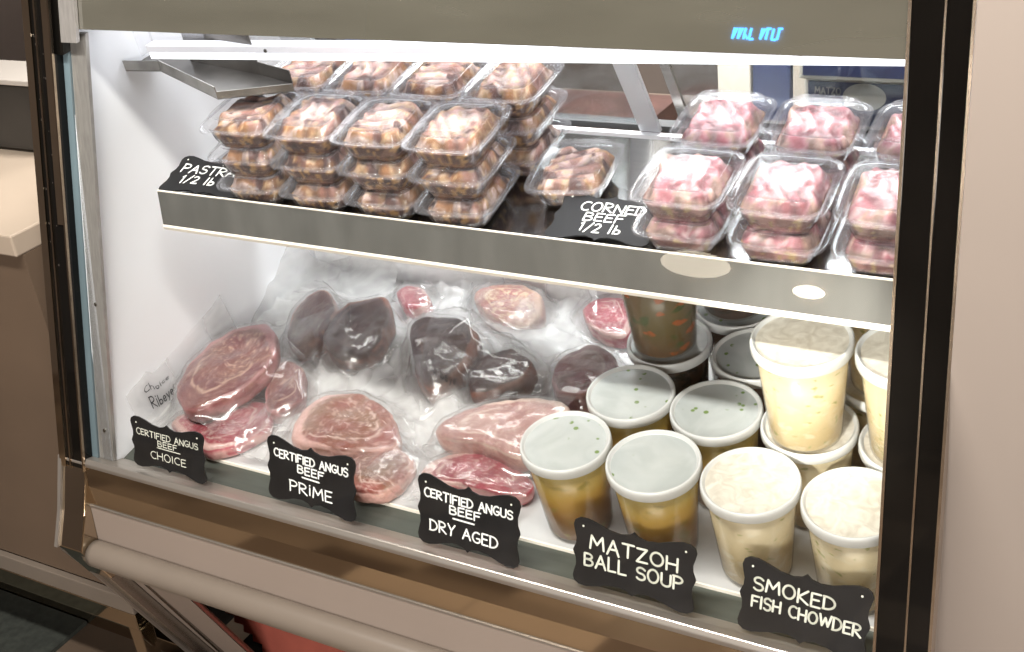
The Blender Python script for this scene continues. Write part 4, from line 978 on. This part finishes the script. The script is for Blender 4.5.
cp('rail_post', (-.935, -.905, .0, .03, .0, .16), chrome_gold, bevel=.002)
cp('rail_post', (-1.9, -1.87, .0, .03, .0, .16), chrome_gold, bevel=.002)
cp('toe_kick', (-2.3, -.91, .16, .58, .0, .225), dark_gap)
ap = thing('countertop_oven', 'black countertop oven with white top standing on the beige counter', 'oven', Matrix.Translation((-1.5, .40, .931)))
cp('oven_body', (-1.9, -1.10, .297, .395, .936, 1.058), principled('oven_black', (0.02, 0.018, 0.016), 0.4, vary=0.2, scale=10), ap, bevel=.003)
cp('oven_top', (-1.9, -1.10, .292, .398, 1.058, 1.068), principled('oven_white', (0.34, 0.31, 0.28), 0.4, vary=0.03), ap, bevel=.002)
cp('oven_foot', (-1.85, -1.80, .33, .37, .931, .937), dark_gap, ap); cp('oven_foot', (-1.2, -1.15, .33, .37, .931, .937), dark_gap, ap)

# ------------------------------------------------------------------ setting
def struct(name, vf, mat):
    o = link_mesh(name, meshdata(name, *vf), mat); o['kind'] = 'structure'; return o
def floor_material():
    m, nt, out = newmat('floor_tiles')
    tc = N(nt, 'ShaderNodeTexCoord')
    b = N(nt, 'ShaderNodeTexBrick'); b.offset = 0.0; b.inputs['Scale'].default_value = 3.0; b.inputs['Mortar Size'].default_value = 0.01; b.inputs['Brick Width'].default_value = 1.0; b.inputs['Row Height'].default_value = 1.0
    b.inputs['Color1'].default_value = (0.36, 0.27, 0.19, 1); b.inputs['Color2'].default_value = (0.10, 0.07, 0.05, 1); b.inputs['Mortar'].default_value = (0.16, 0.12, 0.09, 1)
    L(nt, tc.outputs['Object'], b.inputs['Vector'])
    p = N(nt, 'ShaderNodeBsdfPrincipled'); p.inputs['Roughness'].default_value = 0.4; L(nt, b.outputs['Color'], p.inputs['Base Color']); L(nt, p.outputs[0], out.inputs['Surface'])
    return m
struct('floor', box_vf(-4.0, 4.0, -5.0, 2.2, -.05, 0.0), floor_material())
wall_tan = principled('wall_tan', (0.28, 0.22, 0.165), 0.6, vary=0.05, scale=3)
wall_dark = principled('wall_taupe', (0.16, 0.13, 0.115), 0.6, vary=0.06, scale=3)
struct('wall_back', box_vf(-4.0, 4.0, 2.1, 2.2, 0, 3.0), wall_dark)
struct('wall_front', box_vf(-4.0, 4.0, -5.0, -4.9, 0, 3.0), wall_tan)
struct('wall_left', box_vf(-4.0, -3.9, -4.9, 2.1, 0, 3.0), wall_dark)
struct('ceiling', box_vf(-4.0, 4.0, -5.0, 2.2, 3.0, 3.05), principled('ceiling_dark', (0.22, 0.19, 0.16), 0.7, vary=0.05, scale=3))
struct('wall_right', box_vf(.4525, 3.9, .0, .60, 0, 3.0), principled('wall_laminate', (0.31, 0.262, 0.228), 0.28, vary=0.03, scale=2, coat=0.2))
tag(link_mesh('floor_mat', meshdata('floor_mat', *box_vf(-2.2, -1.185, -.5, .083, 0.001, .010)), principled('mat_green_black', (0.030, 0.034, 0.028), 0.8, vary=0.3, scale=60, bmp=0.4)), 'dark green-black rubber mat on the floor at lower left', 'mat')

# ------------------------------------------------------------------ camera
cam = bpy.data.cameras.new('camera'); co = bpy.data.objects.new('camera', cam); C.objects.link(co)
f_px = 1200.09
cam.sensor_width = 36.0; cam.sensor_fit = 'HORIZONTAL'; cam.lens = f_px / 1024 * 36.0; cam.clip_start = 0.02; cam.clip_end = 60
Rm = Matrix(((0.8709247463044981, -0.1420216918360255, 0.47044651696285167), (0.47957315182719734, 0.45454273713611254, -0.7506000880384567), (-0.10723655310095387, 0.8793297101570287, 0.4639823084064545)))
Mc = Rm.to_4x4(); Mc.translation = (0.6228, -1.0554, 1.5688)
co.matrix_world = Mc
bpy.context.scene.camera = co

# ------------------------------------------------------------------ lights
def area(name, loc, target, sx, sy, power, col, deck=True):
    l = bpy.data.lights.new(name, 'AREA'); l.shape = 'RECTANGLE'; l.size = sx; l.size_y = sy; l.energy = power; l.color = col
    o = bpy.data.objects.new(name, l); C.objects.link(o)
    a = W(loc) if deck else Vector(loc); b = W(target) if deck else Vector(target)
    d = (b - a).normalized(); z = -d; x = Vector((1, 0, 0)); x = (x - z * x.dot(z)).normalized(); y = z.cross(x)
    M = Matrix((x, y, z)).transposed().to_4x4(); M.translation = a; o.matrix_world = M
    return o
area('ceiling_track_light', (-.15, -.30, 1.75), (-.1, .12, .1), 1.5, .12, 54, (1.0, .96, .90))
area('led_spread_light', (-.16, .285, .612), (-.16, .285, .1), 1.1, .17, 2.3, (.95, .97, 1.0))  # LED fixture's light widened into an added soft sheet; no lamp there
area('front_fill', (1.25, -4.6, 1.55), (-.15, .4, .70), 3.4, .6, 210, (1.0, .95, .90), deck=False)  # added fill from the room side, brightens the deck under the shelf
area('kitchen_light', (-.2, 1.7, 2.6), (-.2, .4, .6), 1.5, .4, 45, (1.0, .97, .93), deck=False)
area('under_shelf_fill', (-.30, .33, .352), (-.30, .36, .1), .56, .02, .65, (1.0, .98, .95))  # added strip without a fixture, brightens film at the back of the deck
area('carton_fill', (.0, .42, 1.95), (.0, .85, .8), 1.4, .15, 75, (1.0, .97, .93), deck=False)  # added fill above the case, brightens carton fronts behind the rear doors
sl = bpy.data.lights.new('track_spot', 'SPOT'); sl.energy = 330; sl.color = (1.0, .95, .86); sl.spot_size = math.radians(10); sl.spot_blend = .6; sl.shadow_soft_size = .03
so_ = bpy.data.objects.new('track_spot', sl); C.objects.link(so_)
a_, b_ = W((.22, -1.6, 1.02)), W((.30, .12, .26))
so_.matrix_world = Matrix.Translation(a_) @ (b_ - a_).to_track_quat('-Z', 'Y').to_matrix().to_4x4()
w = bpy.data.worlds.new('world'); bpy.context.scene.world = w; w.use_nodes = True
bg = w.node_tree.nodes['Background']; bg.inputs['Color'].default_value = (.42, .34, .27, 1); bg.inputs['Strength'].default_value = .25
# glowing ovals added only for their reflections, and a blue neon, behind the viewer
for nm, p, rx, rz, s, lb in (('reflect_oval', (-.966, -4.86, .70), .085, .035, 30, 'small glowing oval added behind the viewer for its reflection in the glass'), ('reflect_oval', (-1.59, -4.86, .77), .20, .07, 11, 'wide glowing oval added behind the viewer for its reflection in the glass')):
    t = thing(nm, lb, 'added glow', Matrix.Translation((p[0], p[1], p[2])))
    link_mesh('glow_oval', meshdata('glow_oval', *loft([[(rx * math.cos(b) * math.cos(a), .03 * math.cos(b) * math.sin(a), rz * math.sin(b)) for a in [2 * math.pi * i / 24 for i in range(24)]] for b in [math.radians(-88 + 176 * k / 12) for k in range(13)]])), emission('oval_glow', (1, .86, .66), s), t, smooth=True)
    link_mesh('mount', meshdata('mount', *box_vf(-.02, .02, -.039, -.02, -.02, .02)), steel_dark, t)
bars = []
rb = random.Random(4)
for k in range(9):
    if k == 4: continue
    x_ = -.125 + k * .030
    bars.append(tube([(x_, 0, -.028), (x_ + .008, 0, .028)], .007, 8)); bars.append(tube([(x_, 0, rb.choice((-.028, 0, .028))), (x_ + .024, 0, rb.choice((-.028, .028)))], .006, 8))
ns_ = link_mesh('neon_sign', meshdata('neon_sign', *join(bars)), emission('neon_blue', (0.02, .32, 1.0), 14), None, Matrix.Translation((-1.416, -4.893, 1.993)))
tag(ns_, 'glowing blue neon tubes on the wall, mirrored in the header', 'neon sign')

sc = bpy.context.scene
sc.view_settings.view_transform = 'Standard'
sc.view_settings.look = 'None'
sc.view_settings.exposure = 0.10
sc.cycles.transparent_max_bounces = 40
sc.cycles.max_bounces = 14
sc.cycles.diffuse_bounces = 4
sc.cycles.caustics_reflective = False
sc.cycles.caustics_refractive = False
sc.cycles.use_denoising = True
sc.cycles.sample_clamp_indirect = 6.0
